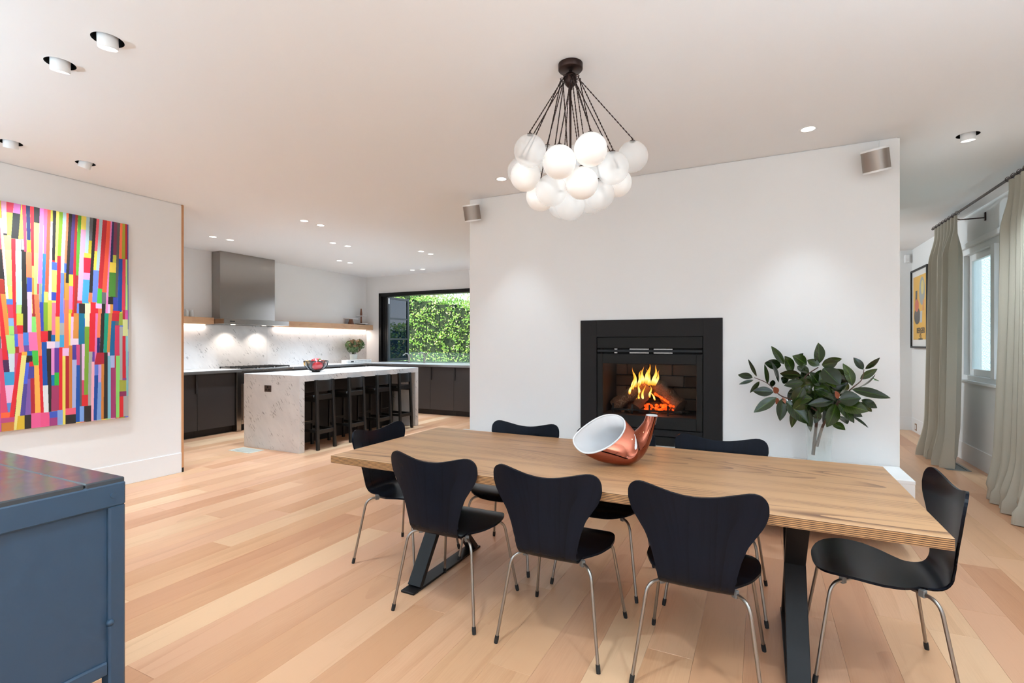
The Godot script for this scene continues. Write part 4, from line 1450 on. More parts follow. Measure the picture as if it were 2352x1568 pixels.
func left_side() -> void:
	art = Image.create(957, 1180, false, Image.FORMAT_RGB8)
	var cols := ["dd2530", "f2cf4c", "2b2522", "ecaac6", "4a62d0", "84a828", "ff7a50", "b4ccd0", "9c3858", "b4dc78", "1450a0", "e8d880"]
	for i in 40:
		var x := -10 + i * 25
		var y := 0
		while y < 1180:
			var h := rng.randi_range(50, 420)
			ps(cols[rng.randi() % 12], x, x + 26, y, x + rng.randi_range(-8, 8), x + 26 + rng.randi_range(-8, 8), y + h)
			y += h
	stripes()
	var t := thing("painting", "large canvas painted with irregular bright vertical stripes", "painting", V(-5.245, 0.63, -1.8675))
	var am := mat("ffffff", 0.55)
	am.albedo_texture = ImageTexture.create_from_image(art)
	var f := MB.new()
	f.quad_uv(V(0.04, 1.762, 0.7175), V(0.04, 1.762, -0.7175), V(0.04, -0.005, -0.7175), V(0.04, -0.005, 0.7175), V(1, 0, 0), Vector2(0, 0), Vector2(1, 0), Vector2(1, 1), Vector2(0, 1))
	obj("painted_canvas", f, am, t)
	obj("canvas_sides", bx(0.004, -0.005, -0.7175, 0.0396, 1.762, 0.7175), mat("b9a09a", 0.8), t)
	# old blue chest in the foreground
	var c := thing("blue_chest", "old wooden chest painted slate blue with a worn glossy top", "chest", V(-2.79, 0, -0.10))
	var x1 := 0.856
	obj("top_board", bx(-0.85, 0.822, -0.736, x1, 0.85, 0.85, 0.004), M.chest_top, c)
	obj("top_board", bx(-0.85, 0.822, -0.85, x1, 0.8495, -0.739, 0.004), M.chest_top, c)
	obj("top_rail", bx(x1 - 0.03, 0.755, -0.852, x1 + 0.004, 0.836, 0.85, 0.006), M.chest, c)
	obj("top_rail", bx(-0.85, 0.755, -0.855, x1 - 0.03, 0.836, -0.83, 0.005), M.chest, c)
	for z in [[-0.852, -0.803], [0.80, 0.85]]:
		obj("corner_post", bx(x1 - 0.05, 0, z[0], x1 + 0.002, 0.76, z[1], 0.006), M.chest, c)
		obj("corner_post", bx(-0.85, 0, z[0], -0.80, 0.76, z[1], 0.006), M.chest, c)
	obj("side_panel", bx(x1 - 0.03, 0.20, -0.81, x1 - 0.014, 0.76, 0.81), M.chest, c)
	obj("side_panel", bx(-0.82, 0.18, -0.84, x1 - 0.03, 0.76, -0.825), M.chest, c)
	obj("side_panel", bx(-0.82, 0.18, 0.825, x1 - 0.03, 0.76, 0.84), M.chest, c)
	obj("side_panel", bx(-0.845, 0.18, -0.81, -0.83, 0.76, 0.81), M.chest, c)
	obj("bottom_rail", bx(x1 - 0.03, 0.20, -0.805, x1 - 0.004, 0.245, 0.805, 0.005), M.chest, c)
	obj("peg", MB.new().lathe([Vector2(0.010, 0), Vector2(0.009, 0.003), Vector2(0, 0.003)], 16), M.chest, c).transform = Transform3D(Basis(V(0, 0, 1), -PI / 2), V(x1 + 0.0035, 0.795, -0.815))
	obj("chipped_knot", MB.new().ball(V(x1 + 0.002, 0.375, -0.806), 0.012, 10, 0.9), M.chest, c)


# ---------------------------------------------------------------- right of the room
func curtain(label: String, z0: float, z1: float, fan0: float, fan1: float, sd: float) -> void:
	# z0..z1 at the top, fan0..fan1 at the floor
	var t := thing("curtain", label, "curtain", V(1.78, 0, (z0 + z1) / 2), 0)
	var zc := (z0 + z1) / 2
	var rows := []
	var C := 130
	var nf := roundf((z1 - z0) / 0.105)
	for i in 61:
		var v := i / 60.0
		var y := 2.585 * (1.0 - v) + 0.006
		var row := []
		for j in C + 1:
			var h := float(j) / C
			var z := lerpf(lerpf(z0, fan0, pow(v, 1.8)), lerpf(z1, fan1, pow(v, 1.8)), h)
			var ph := h * nf * TAU
			var soft := smoothstep(0.03, 0.16, v)
			var amp := lerpf(0.016, 0.05 + 0.018 * sin(h * 9.0 + sd), soft) + 0.02 * smoothstep(0.86, 1.0, v)
			var wob := 0.5 * sin(h * 13.0 + sd + v * 1.3) + 0.35 * sin(h * 29.0 + v * 2.0)
			var x := amp * (sin(ph + wob * soft * 0.7) + 0.25 * sin(2.0 * ph + sd)) - 0.05 * smoothstep(0.82, 1.0, v) * (0.6 + 0.4 * sin(h * 17.0 + sd))
			if v > 0.965: x -= 0.02 * sin(ph * 0.5 + sd)
			row.push_back(V(x, y, z - zc + 0.012 * sin(ph * 2.0 + sd) * soft))
		rows.push_back(row)
	obj("cloth", MB.new().sheet(rows, 0.003, 1.0, 1.0), M.linen, t)
	var k := int(nf)
	for i in k + 1:
		var z := lerpf(z0, z1, float(i) / k) - zc
		var pts := []
		for q in 13: pts.push_back(V(0.019 * cos(TAU * q / 12), 2.612 + 0.019 * sin(TAU * q / 12), z))
		obj("ring", MB.new().tube(pts, 0.0022, 6, false), M.bronze, t)


func right_side() -> void:
	curtain("grey linen curtain gathered between framed poster and window", -7.26, -6.52, -7.42, -6.66, 0.4)
	curtain("grey linen curtain cut off by the edge of view", -5.36, -4.45, -5.62, -4.35, 2.1)
	var r := thing("curtain_rod", "dark metal curtain rod high on the window wall", "curtain rod", V(1.78, 2.612, -5.7))
	obj("rod", MB.new().tube([V(0, 0, -1.62), V(0, 0, 1.5)], 0.0115, 14), M.bronze, r)
	obj("end_cap", MB.new().ball(V(0, 0, -1.62), 0.013, 14), M.bronze, r)
	for z in [-0.95, 1.2]:
		obj("wall_plate", bx(0.248, -0.075, z - 0.012, 0.26, 0.01, z + 0.012, 0.002), M.bronze, r)
		obj("bracket_arm", MB.new().tube([V(0.25, -0.045, z), V(0.06, -0.045, z), V(0.015, -0.03, z), V(0, -0.01, z)], 0.006, 8), M.bronze, r)
	# window
	var w := thing("window_2", "white timber window with two sashes beside the curtains", "window")
	w.set_meta("kind", "structure")
	var b := bx(2.06, 0.895, -7.42, 2.20, 0.95, -4.70, 0.003)
	b.box(V(2.06, 2.28, -7.42), V(2.20, 2.345, -4.70), 0.003)
	b.box(V(2.06, 0.95, -7.42), V(2.20, 2.28, -7.34), 0.003)
	b.box(V(2.06, 0.95, -4.78), V(2.20, 2.28, -4.70), 0.003)
	b.box(V(2.045, 0.95, -6.56), V(2.20, 2.28, -6.47), 0.003)
	obj("window_frame", b, M.trim, w)
	b = bx(2.02, 0.872, -7.50, 2.06, 0.90, -4.62, 0.003)
	obj("window_board", b, M.trim, w)
	b = bx(2.026, 2.345, -7.50, 2.045, 2.40, -4.62, 0.003)
	obj("head_trim", b, M.trim, w)
	for s in [[-7.34, -6.56], [-6.47, -4.78]]:
		b = bx(2.11, 0.95, s[0], 2.155, 2.28, s[0] + 0.07, 0.003)
		b.box(V(2.11, 0.95, s[1] - 0.07), V(2.155, 2.28, s[1]), 0.003)
		b.box(V(2.11, 0.95, s[0] + 0.07), V(2.155, 1.02, s[1] - 0.07), 0.003)
		b.box(V(2.11, 2.21, s[0] + 0.07), V(2.155, 2.28, s[1] - 0.07), 0.003)
		var so := obj("sash", b, M.trim, w)
		obj("pane", bx(2.130, 1.02, s[0] + 0.07, 2.136, 2.21, s[1] - 0.07), M.glass, so)
	var hn := obj("sash_handle", bx(2.085, 1.60, -6.33, 2.11, 1.635, -6.29, 0.004), M.bronze, w)
	obj("lever", MB.new().tube([V(2.085, 1.618, -6.31), V(2.065, 1.60, -6.31), V(2.065, 1.51, -6.31)], 0.007, 8), M.bronze, hn)
	# framed poster
	var p := thing("poster", "black framed yellow poster reading BERGER 45 beside the curtain", "poster", V(2.04, 1.235, -8.86))
	b = bx(-0.05, 0, -0.40, -0.002, 1.125, -0.375, 0.002)
	b.box(V(-0.05, 0, 0.375), V(-0.002, 1.125, 0.40), 0.002)
	b.box(V(-0.05, 0, -0.375), V(-0.002, 0.025, 0.375), 0.002)
	b.box(V(-0.05, 1.10, -0.375), V(-0.002, 1.125, 0.375), 0.002)
	obj("frame", b, M.black, p)
	obj("mount", bx(-0.03, 0.02, -0.38, -0.004, 1.105, 0.38), mat("e8e2dc", 0.8), p)
	var im := Image.create(240, 360, false, Image.FORMAT_RGB8)
	im.fill(Color("e8ae2c"))
	for y in 360:
		for x in 240:
			var c := Color("e8ae2c")
			var e := Vector2((x - 165.0) / 52.0, (y - 90.0) / 78.0).length()
			if e < 1.0: c = Color("9b9c98")
			if Vector2((x - 172.0) / 26.0, (y - 70.0) / 40.0).length() < 1.0: c = Color("d9c06a")
			if absf(x - 60.0 + (y - 100.0) * 0.06) < 18.0 and y > 80 and y < 190: c = Color("4a4340")
			if Vector2((x - 75.0) / 58.0, (y - 225.0) / 48.0).length() < 1.0: c = Color("4a4340")
			if Vector2((x - 68.0) / 38.0, (y - 165.0) / 36.0).length() < 1.0: c = Color("d0603e")
			if absf(x - 190.0 - (y - 180.0) * -0.15) < 14.0 and y > 140 and y < 200: c = Color("d98a4a")
			if absf(x - 150.0 + (y - 220.0) * 0.1) < 20.0 and y > 200 and y < 265: c = Color("b9b8b4")
			im.set_pixel(x, y, c)
	var pm := mat("ffffff", 0.6)
	pm.albedo_texture = ImageTexture.create_from_image(im)
	var q := MB.new()
	q.quad_uv(V(-0.032, 1.02, -0.315), V(-0.032, 1.02, 0.315), V(-0.032, 0.12, 0.315), V(-0.032, 0.12, -0.315), V(-1, 0, 0), Vector2(0, 0), Vector2(1, 0), Vector2(1, 1), Vector2(0, 1))
	obj("print", q, pm, p)
	for l in [["BERGER", 0.105, 0.06, 0.225, 800], ["45", 0.095, 0.06, 0.155, 400], ["74, MARSEILLE", 0.030, 0.06, 0.122, 700]]:
		var tm := TextMesh.new()
		var sf := SystemFont.new()
		sf.font_names = PackedStringArray(["Droid Sans"])
		sf.font_weight = l[4]
		tm.font = sf
		tm.text = l[0]
		tm.font_size = 48
		tm.pixel_size = l[1] / 48.0
		tm.depth = 0.001
		var to := inst("lettering", tm, M.char, p)
		to.position = V(-0.034, l[3] + l[1] * 0.2, l[2])
		to.rotation.y = -PI / 2
	var gz := pane("eef2f2", 0.02)
	gz.metallic_specular = 0.2
	obj("glazing", bx(-0.042, 0.02, -0.38, -0.040, 1.105, 0.38), gz, p)
	# sensor, outlet, vent
	var a := thing("alarm_sensor", "small white motion sensor high in the corner of the hall", "sensor", V(1.975, 2.50, -9.40))
	obj("sensor_body", bx(-0.035, 0, 0, 0.035, 0.13, 0.05, 0.012), M.trim, a)
	obj("sensor_lens", bx(-0.022, 0.03, 0.05, 0.022, 0.07, 0.053, 0.004), M.porcelain, a)
	var o := thing("wall_socket", "small brass and white outlet set in the skirting at the hall's end", "socket", V(2.034, 0.035, -9.16))
	obj("plate", bx(-0.004, 0, -0.045, 0, 0.10, 0.045, 0.001), mat("a07a5c", 0.4, 0.5), o)
	obj("insert", bx(-0.0055, 0.02, -0.025, -0.003, 0.08, 0.025, 0.001), M.trim, o)
	grille("floor_vent", "grey metal floor vent at the foot of the grey linen curtain", V(1.825, 0, -6.84), 0.20, 0.42, M.grey_vent, true)
	# two loudspeakers high on the chimney wall
	for s in [[V(-2.452, 2.535, -4.10), 0.0, "small silver speaker tilted on the chimney wall at the kitchen side"], [V(0.690, 2.525, -4.10), -0.5, "small silver speaker tilted on the chimney wall above the leafy vase"]]:
		var t := thing("speaker", s[2], "speaker", s[0])
		var k := Node3D.new()
		k.name = "cabinet"
		t.add_child(k)
		k.basis = Basis(V(0, 1, 0), s[1]) * Basis(V(1, 0, 0), 0.28)
		var g := MB.new()
		var cap1 := []
		for q2 in 25:
			var an := -PI * 0.5 + PI * q2 / 24.0
			cap1.push_back(V(0.075 * sin(an), 0, 0.055 * cos(an)))
		for e in [[-0.064, 0.064, 1.0, "grille"], [0.064, 0.076, 1.02, "top_cap"], [-0.076, -0.064, 1.02, "bottom_cap"]]:
			var rows := []
			for yy in [e[0], e[1]]:
				var row := []
				for c3 in cap1: row.push_back(V(c3.x * e[2], yy, c3.z * e[2]))
				rows.push_back(row)
			var mb := MB.new().sheet(rows)
			mb.box(V(-0.075 * e[2], e[0], -0.04), V(0.075 * e[2], e[1], 0.0))
			for yy in [e[0], e[1]]:
				for i in 24: mb.tri(V(0, yy, 0), V(cap1[i].x * e[2], yy, cap1[i].z * e[2]), V(cap1[i + 1].x * e[2], yy, cap1[i + 1].z * e[2]), V(0, signf(yy), 0), V(0, signf(yy), 0), V(0, signf(yy), 0))
			obj(e[3], mb, M.spk if e[3] == "grille" else M.trim, k)
		obj("mount", MB.new().tube([V(0, 0, -0.119), V(0, 0, -0.03)], 0.022, 14), M.trim, t)
		obj("cable", MB.new().tube([V(0.03, 0.02, -0.10), V(0.045, 0.08, -0.112), V(0.045, 0.172, -0.112)], 0.0022, 6), M.trim, t)


# ---------------------------------------------------------------- vase with magnolia branches
var twigs: Node3D


# a leaf from (bu, bv, bw) to (tu, tv, tw): u along the bench, v up, w away from the room
func lf(kind: String, bu: float, bv: float, tu: float, tv: float, wide: float, bw: float, tw: float) -> void:
	var a := V(bu, bv - 0.465, -bw)
	var c := V(tu, tv - 0.465, -tw)
	var l := a.distance_to(c)
	var y := (c - a).normalized()
	var face := V(rng.randfn() * 0.25, 0.2 + rng.randfn() * 0.28, 1.0).normalized()
	var x := y.cross(face).normalized()
	var z := x.cross(y)
	var rows := []
	var arch := rng.randf_range(-0.02, 0.10) * l
	for i in 11:
		var s := i / 10.0
		var hw := wide * 0.58 * pow(sin(PI * pow(clampf(s, 0.001, 0.999), 0.86)), 0.85) + 0.0008
		var row := []
		for j in 7:
			var h := (j - 3) / 3.0
			var fold := 0.22 * absf(h) * hw - 0.10 * hw * h * h
			row.push_back(a + y * l * s + x * h * hw + z * (fold + arch * sin(PI * s)))
		rows.push_back(row)
	var m: Material = M.brown_leaf if kind == "brown" else M.leaf[rng.randi() % 5]
	var lo := obj("leaf", MB.new().sheet(rows, 0.0008), m, twigs)
	if kind == "brown": lo.set_meta("label", "rust brown underside of a turned leaf")


func magnolia() -> void:
	var at := V(0.363, 0.465, -4.03)
	var v := thing("glass_vase", "clear glass cylinder vase on the white hearth bench", "vase", at)
	obj("glass_wall", MB.new().lathe([Vector2(0, 0.0), Vector2(0.066, 0.0), Vector2(0.070, 0.006), Vector2(0.086, 0.27), Vector2(0.083, 0.27), Vector2(0.067, 0.014), Vector2(0, 0.012)], 48), M.vase, v)
	var wm := pane("cfe2df", 0.06)
	obj("water", MB.new().lathe([Vector2(0, 0.013), Vector2(0.0665, 0.015), Vector2(0.0775, 0.18), Vector2(0, 0.18)], 40), wm, v)
	twigs = thing("magnolia_branches", "cut magnolia branches with large glossy dark green leaves in the glass vase", "branches", at, deg_to_rad(26.25))
	for s in [[V(-0.018, 0.530, 0.037), V(-0.015, 0.728, 0.008), V(-0.006, 0.833, 0.003), V(-0.045, 0.936, 0.012), V(-0.099, 1.057, 0.002), V(-0.027, 1.139, -0.038)], [V(-0.012, 0.592, 0.007), V(0.020, 0.735, -0.011), V(0.036, 0.836, -0.075), V(0.017, 0.926, -0.175)], [V(-0.006, 0.833, 0.003), V(-0.087, 0.887, 0.022), V(-0.160, 0.910, 0.036), V(-0.245, 0.941, 0.043), V(-0.292, 1.016, 0.118), V(-0.359, 1.054, 0.176)], [V(0.036, 0.836, -0.075), V(0.104, 0.948, -0.102), V(0.129, 1.006, -0.146), V(0.193, 1.060, -0.143), V(0.232, 1.127, -0.110)], [V(-0.045, 0.936, 0.012), V(-0.118, 1.062, 0.052), V(-0.188, 1.150, 0.089)]]:
		var pts := []
		var rr := []
		var n: int = (s.size() - 1) * 6
		for i in n + 1:
			var q: Vector3 = curve_at(s, i / 6.0)
			pts.push_back(V(q.x, q.y - 0.465, -q.z))
			rr.push_back(lerpf(0.0115, 0.0028, float(i) / n) if s[0].y < 0.7 else lerpf(0.006, 0.0022, float(i) / n))
		obj("stem", MB.new().tube(pts, rr, 8), M.twig, twigs)
	lf("leaf", -0.018, 1.163, -0.041, 1.305, 0.083, -0.030, -0.059)
	lf("leaf", -0.075, 1.153, -0.174, 1.215, 0.072, 0.015, 0.015)
	lf("leaf", -0.180, 1.153, -0.261, 1.281, 0.057, 0.111, 0.129)
	lf("leaf", -0.201, 1.145, -0.314, 1.161, 0.062, 0.109, 0.120)
	lf("leaf", -0.160, 1.103, -0.228, 1.213, 0.078, 0.036, 0.014)
	lf("leaf", -0.079, 1.202, -0.057, 1.232, 0.026, 0.122, 0.087)
	lf("leaf", -0.034, 1.152, -0.082, 1.186, 0.045, -0.062, -0.003)
	lf("leaf", -0.022, 1.156, 0.063, 1.173, 0.066, -0.068, -0.100)
	lf("leaf", 0.039, 1.176, 0.135, 1.196, 0.042, 0.005, -0.035)
	lf("leaf", -0.035, 1.135, 0.026, 1.029, 0.102, -0.102, -0.184)
	lf("leaf", -0.129, 1.082, -0.244, 1.091, 0.059, -0.008, 0.045)
	lf("leaf", -0.151, 1.039, -0.265, 1.014, 0.054, -0.075, -0.047)
	lf("leaf", -0.267, 1.012, -0.303, 1.152, 0.026, 0.168, 0.141)
	lf("leaf", -0.225, 1.026, -0.289, 1.175, 0.052, 0.096, 0.076)
	lf("leaf", -0.331, 1.062, -0.396, 1.186, 0.021, 0.200, 0.191)
	lf("leaf", -0.364, 1.053, -0.440, 1.069, 0.051, 0.191, 0.258)
	lf("leaf", -0.369, 1.037, -0.447, 1.001, 0.021, 0.169, 0.227)
	lf("leaf", -0.335, 1.028, -0.382, 0.943, 0.030, 0.152, 0.193)
	lf("leaf", -0.270, 0.958, -0.381, 0.959, 0.060, 0.081, 0.155)
	lf("leaf", -0.269, 0.925, -0.412, 0.816, 0.061, 0.043, 0.074)
	lf("leaf", -0.254, 0.922, -0.280, 0.772, 0.063, -0.004, -0.023)
	lf("leaf", -0.230, 0.906, -0.110, 0.757, 0.088, -0.004, -0.071)
	lf("leaf", -0.111, 0.855, -0.128, 0.704, 0.043, 0.087, 0.107)
	lf("leaf", -0.075, 0.857, -0.049, 0.692, 0.050, 0.002, 0.012)
	lf("leaf", -0.061, 0.853, -0.063, 0.759, 0.051, -0.087, -0.058)
	lf("leaf", -0.171, 0.913, -0.101, 0.932, 0.071, 0.002, -0.095)
	lf("leaf", -0.004, 0.924, -0.128, 0.891, 0.053, -0.162, -0.090)
	lf("leaf", -0.005, 0.933, -0.097, 0.996, 0.051, -0.175, -0.115)
	lf("leaf", 0.011, 0.936, 0.102, 0.955, 0.087, -0.199, -0.271)
	lf("leaf", 0.024, 0.907, 0.128, 0.874, 0.086, -0.179, -0.299)
	lf("leaf", 0.008, 0.913, 0.069, 0.794, 0.063, -0.197, -0.254)
	lf("leaf", -0.006, 0.904, -0.076, 0.760, 0.087, -0.189, -0.205)
	lf("leaf", 0.098, 0.872, 0.201, 0.818, 0.049, -0.112, -0.141)
	lf("leaf", 0.143, 1.020, 0.112, 1.166, 0.079, -0.126, -0.080)
	lf("leaf", 0.139, 1.057, 0.056, 1.129, 0.061, -0.109, -0.068)
	lf("leaf", 0.130, 1.010, 0.193, 1.104, 0.048, -0.189, -0.269)
	lf("leaf", 0.215, 1.064, 0.310, 1.132, 0.041, -0.099, -0.126)
	lf("leaf", 0.089, 1.004, 0.250, 0.960, 0.058, -0.206, -0.321)
	lf("leaf", 0.186, 0.931, 0.271, 0.880, 0.044, -0.153, -0.177)
	lf("leaf", 0.208, 0.910, 0.274, 0.849, 0.037, -0.109, -0.125)
	lf("leaf", 0.229, 1.127, 0.177, 1.206, 0.041, -0.108, -0.089)
	lf("leaf", 0.239, 1.131, 0.292, 1.208, 0.028, -0.114, -0.173)
	lf("leaf", 0.278, 1.069, 0.314, 1.052, 0.011, -0.109, -0.136)
	lf("leaf", 0.177, 0.813, 0.241, 0.745, 0.016, -0.076, -0.138)
	lf("leaf", 0.089, 0.813, 0.102, 0.768, 0.066, -0.079, -0.139)
	lf("leaf", 0.067, 0.760, 0.114, 0.723, 0.050, -0.039, -0.102)
	lf("leaf", 0.010, 1.009, -0.057, 1.081, 0.037, -0.170, -0.109)
	lf("leaf", 0.055, 0.968, 0.059, 1.042, 0.048, -0.142, -0.211)
	lf("leaf", -0.177, 0.984, -0.134, 1.015, 0.042, 0.019, -0.066)
	lf("leaf", -0.154, 0.998, -0.078, 0.961, 0.061, 0.046, 0.004)
	lf("leaf", -0.049, 1.017, -0.116, 1.109, 0.069, -0.093, -0.092)
	lf("leaf", -0.063, 1.038, -0.037, 1.124, 0.050, -0.058, -0.083)
	lf("leaf", -0.052, 0.978, -0.066, 1.134, 0.069, 0.082, 0.073)
	lf("leaf", -0.084, 1.140, -0.035, 1.086, 0.069, 0.112, 0.056)
	lf("leaf", 0.076, 1.007, 0.154, 0.935, 0.076, 0.025, 0.021)
	lf("leaf", 0.039, 0.934, -0.072, 0.900, 0.076, 0.032, 0.048)
	lf("leaf", -0.009, 0.963, 0.065, 0.905, 0.077, 0.072, 0.008)
	lf("leaf", 0.064, 1.047, -0.017, 0.967, 0.076, 0.032, 0.031)
	lf("leaf", -0.072, 0.861, 0.003, 0.784, 0.069, 0.105, 0.066)
	lf("leaf", 0.069, 0.872, 0.028, 0.746, 0.059, 0.015, 0.000)
	lf("leaf", -0.141, 1.032, -0.192, 1.057, 0.052, 0.129, 0.128)
	lf("leaf", -0.226, 1.037, -0.228, 0.985, 0.035, 0.173, 0.186)
	lf("leaf", -0.052, 0.994, -0.104, 1.028, 0.077, 0.082, 0.078)
	lf("leaf", 0.093, 1.105, 0.048, 1.039, 0.067, 0.015, 0.033)
	lf("leaf", -0.114, 1.043, -0.038, 1.036, 0.060, 0.089, 0.078)
	lf("leaf", -0.147, 0.925, -0.113, 0.868, 0.069, 0.119, 0.047)
	lf("leaf", 0.162, 0.910, 0.076, 0.833, 0.058, -0.039, -0.050)
	lf("leaf", -0.052, 0.814, -0.108, 0.800, 0.052, 0.082, 0.070)
	lf("leaf", 0.027, 0.903, 0.088, 0.833, 0.068, 0.025, 0.006)
	lf("leaf", -0.015, 1.063, 0.044, 1.001, 0.068, 0.035, 0.001)
	lf("brown", -0.268, 0.955, -0.304, 1.001, 0.034, 0.029, 0.008)
	lf("brown", -0.267, 0.922, -0.290, 0.882, 0.027, 0.029, 0.011)
	lf("brown", -0.242, 0.928, -0.246, 0.891, 0.019, 0.015, -0.029)
	lf("brown", 0.006, 0.943, -0.017, 0.993, 0.032, -0.196, -0.200)
	lf("leaf", -0.138, 1.006, -0.189, 0.893, 0.074, -0.054, -0.025)
	lf("leaf", 0.022, 0.959, 0.085, 0.893, 0.065, -0.061, -0.070)
	lf("leaf", -0.011, 0.996, -0.047, 1.049, 0.068, -0.013, 0.064)
	lf("leaf", -0.061, 1.020, -0.001, 1.094, 0.070, -0.033, -0.044)
	lf("leaf", -0.075, 0.997, -0.086, 0.896, 0.060, -0.028, 0.020)
	lf("leaf", 0.047, 1.011, 0.054, 1.111, 0.064, -0.049, -0.119)
	lf("leaf", -0.016, 1.007, 0.080, 0.977, 0.060, 0.007, 0.006)
	lf("leaf", -0.059, 1.001, -0.004, 0.948, 0.074, -0.081, -0.114)
	lf("leaf", -0.067, 0.943, -0.157, 0.904, 0.068, 0.036, 0.042)
	lf("leaf", -0.068, 1.014, -0.012, 0.953, 0.076, -0.062, -0.126)
	lf("leaf", -0.041, 1.017, 0.034, 0.928, 0.057, -0.057, -0.086)
	lf("leaf", -0.114, 0.931, -0.195, 0.847, 0.073, -0.050, -0.024)
	lf("leaf", -0.057, 1.014, -0.189, 1.008, 0.072, 0.029, 0.037)
	lf("leaf", -0.090, 0.945, -0.116, 0.837, 0.069, -0.010, -0.049)
	lf("leaf", 0.056, 0.892, 0.148, 0.909, 0.070, 0.018, -0.035)
	lf("leaf", 0.014, 0.894, 0.019, 0.790, 0.063, 0.078, 0.062)
	lf("leaf", 0.024, 1.022, 0.085, 1.040, 0.057, 0.044, -0.022)
	lf("leaf", 0.013, 1.030, 0.035, 0.924, 0.057, -0.003, -0.082)
	lf("leaf", -0.027, 0.954, -0.041, 0.827, 0.067, -0.038, -0.079)
	lf("leaf", -0.066, 0.998, -0.032, 0.891, 0.070, -0.082, -0.109)
	lf("leaf", -0.026, 1.016, 0.048, 1.087, 0.074, 0.043, 0.039)
	lf("leaf", -0.094, 1.021, -0.114, 0.909, 0.058, -0.042, -0.013)
	lf("leaf", -0.013, 0.988, -0.030, 1.086, 0.064, -0.023, -0.005)
	lf("leaf", 0.069, 0.936, 0.020, 0.825, 0.076, 0.042, 0.006)
	lf("leaf", 0.052, 1.016, 0.108, 1.051, 0.069, 0.044, -0.047)
	lf("leaf", -0.102, 0.981, -0.182, 1.002, 0.065, -0.053, 0.018)
	lf("leaf", -0.130, 1.006, -0.162, 0.898, 0.061, 0.024, 0.090)
	lf("leaf", -0.063, 1.045, 0.021, 1.117, 0.068, -0.091, -0.127)
	lf("leaf", -0.022, 1.043, -0.120, 1.044, 0.057, 0.017, 0.029)
	lf("leaf", -0.039, 0.925, -0.097, 0.848, 0.072, 0.064, 0.074)
	lf("leaf", 0.112, 0.981, 0.206, 0.939, 0.058, 0.028, -0.023)
	lf("leaf", -0.067, 0.948, -0.155, 0.893, 0.058, -0.046, -0.048)
	lf("leaf", 0.050, 1.007, 0.136, 1.048, 0.063, -0.057, -0.105)
	lf("leaf", -0.066, 1.028, -0.156, 1.010, 0.075, -0.052, -0.009)


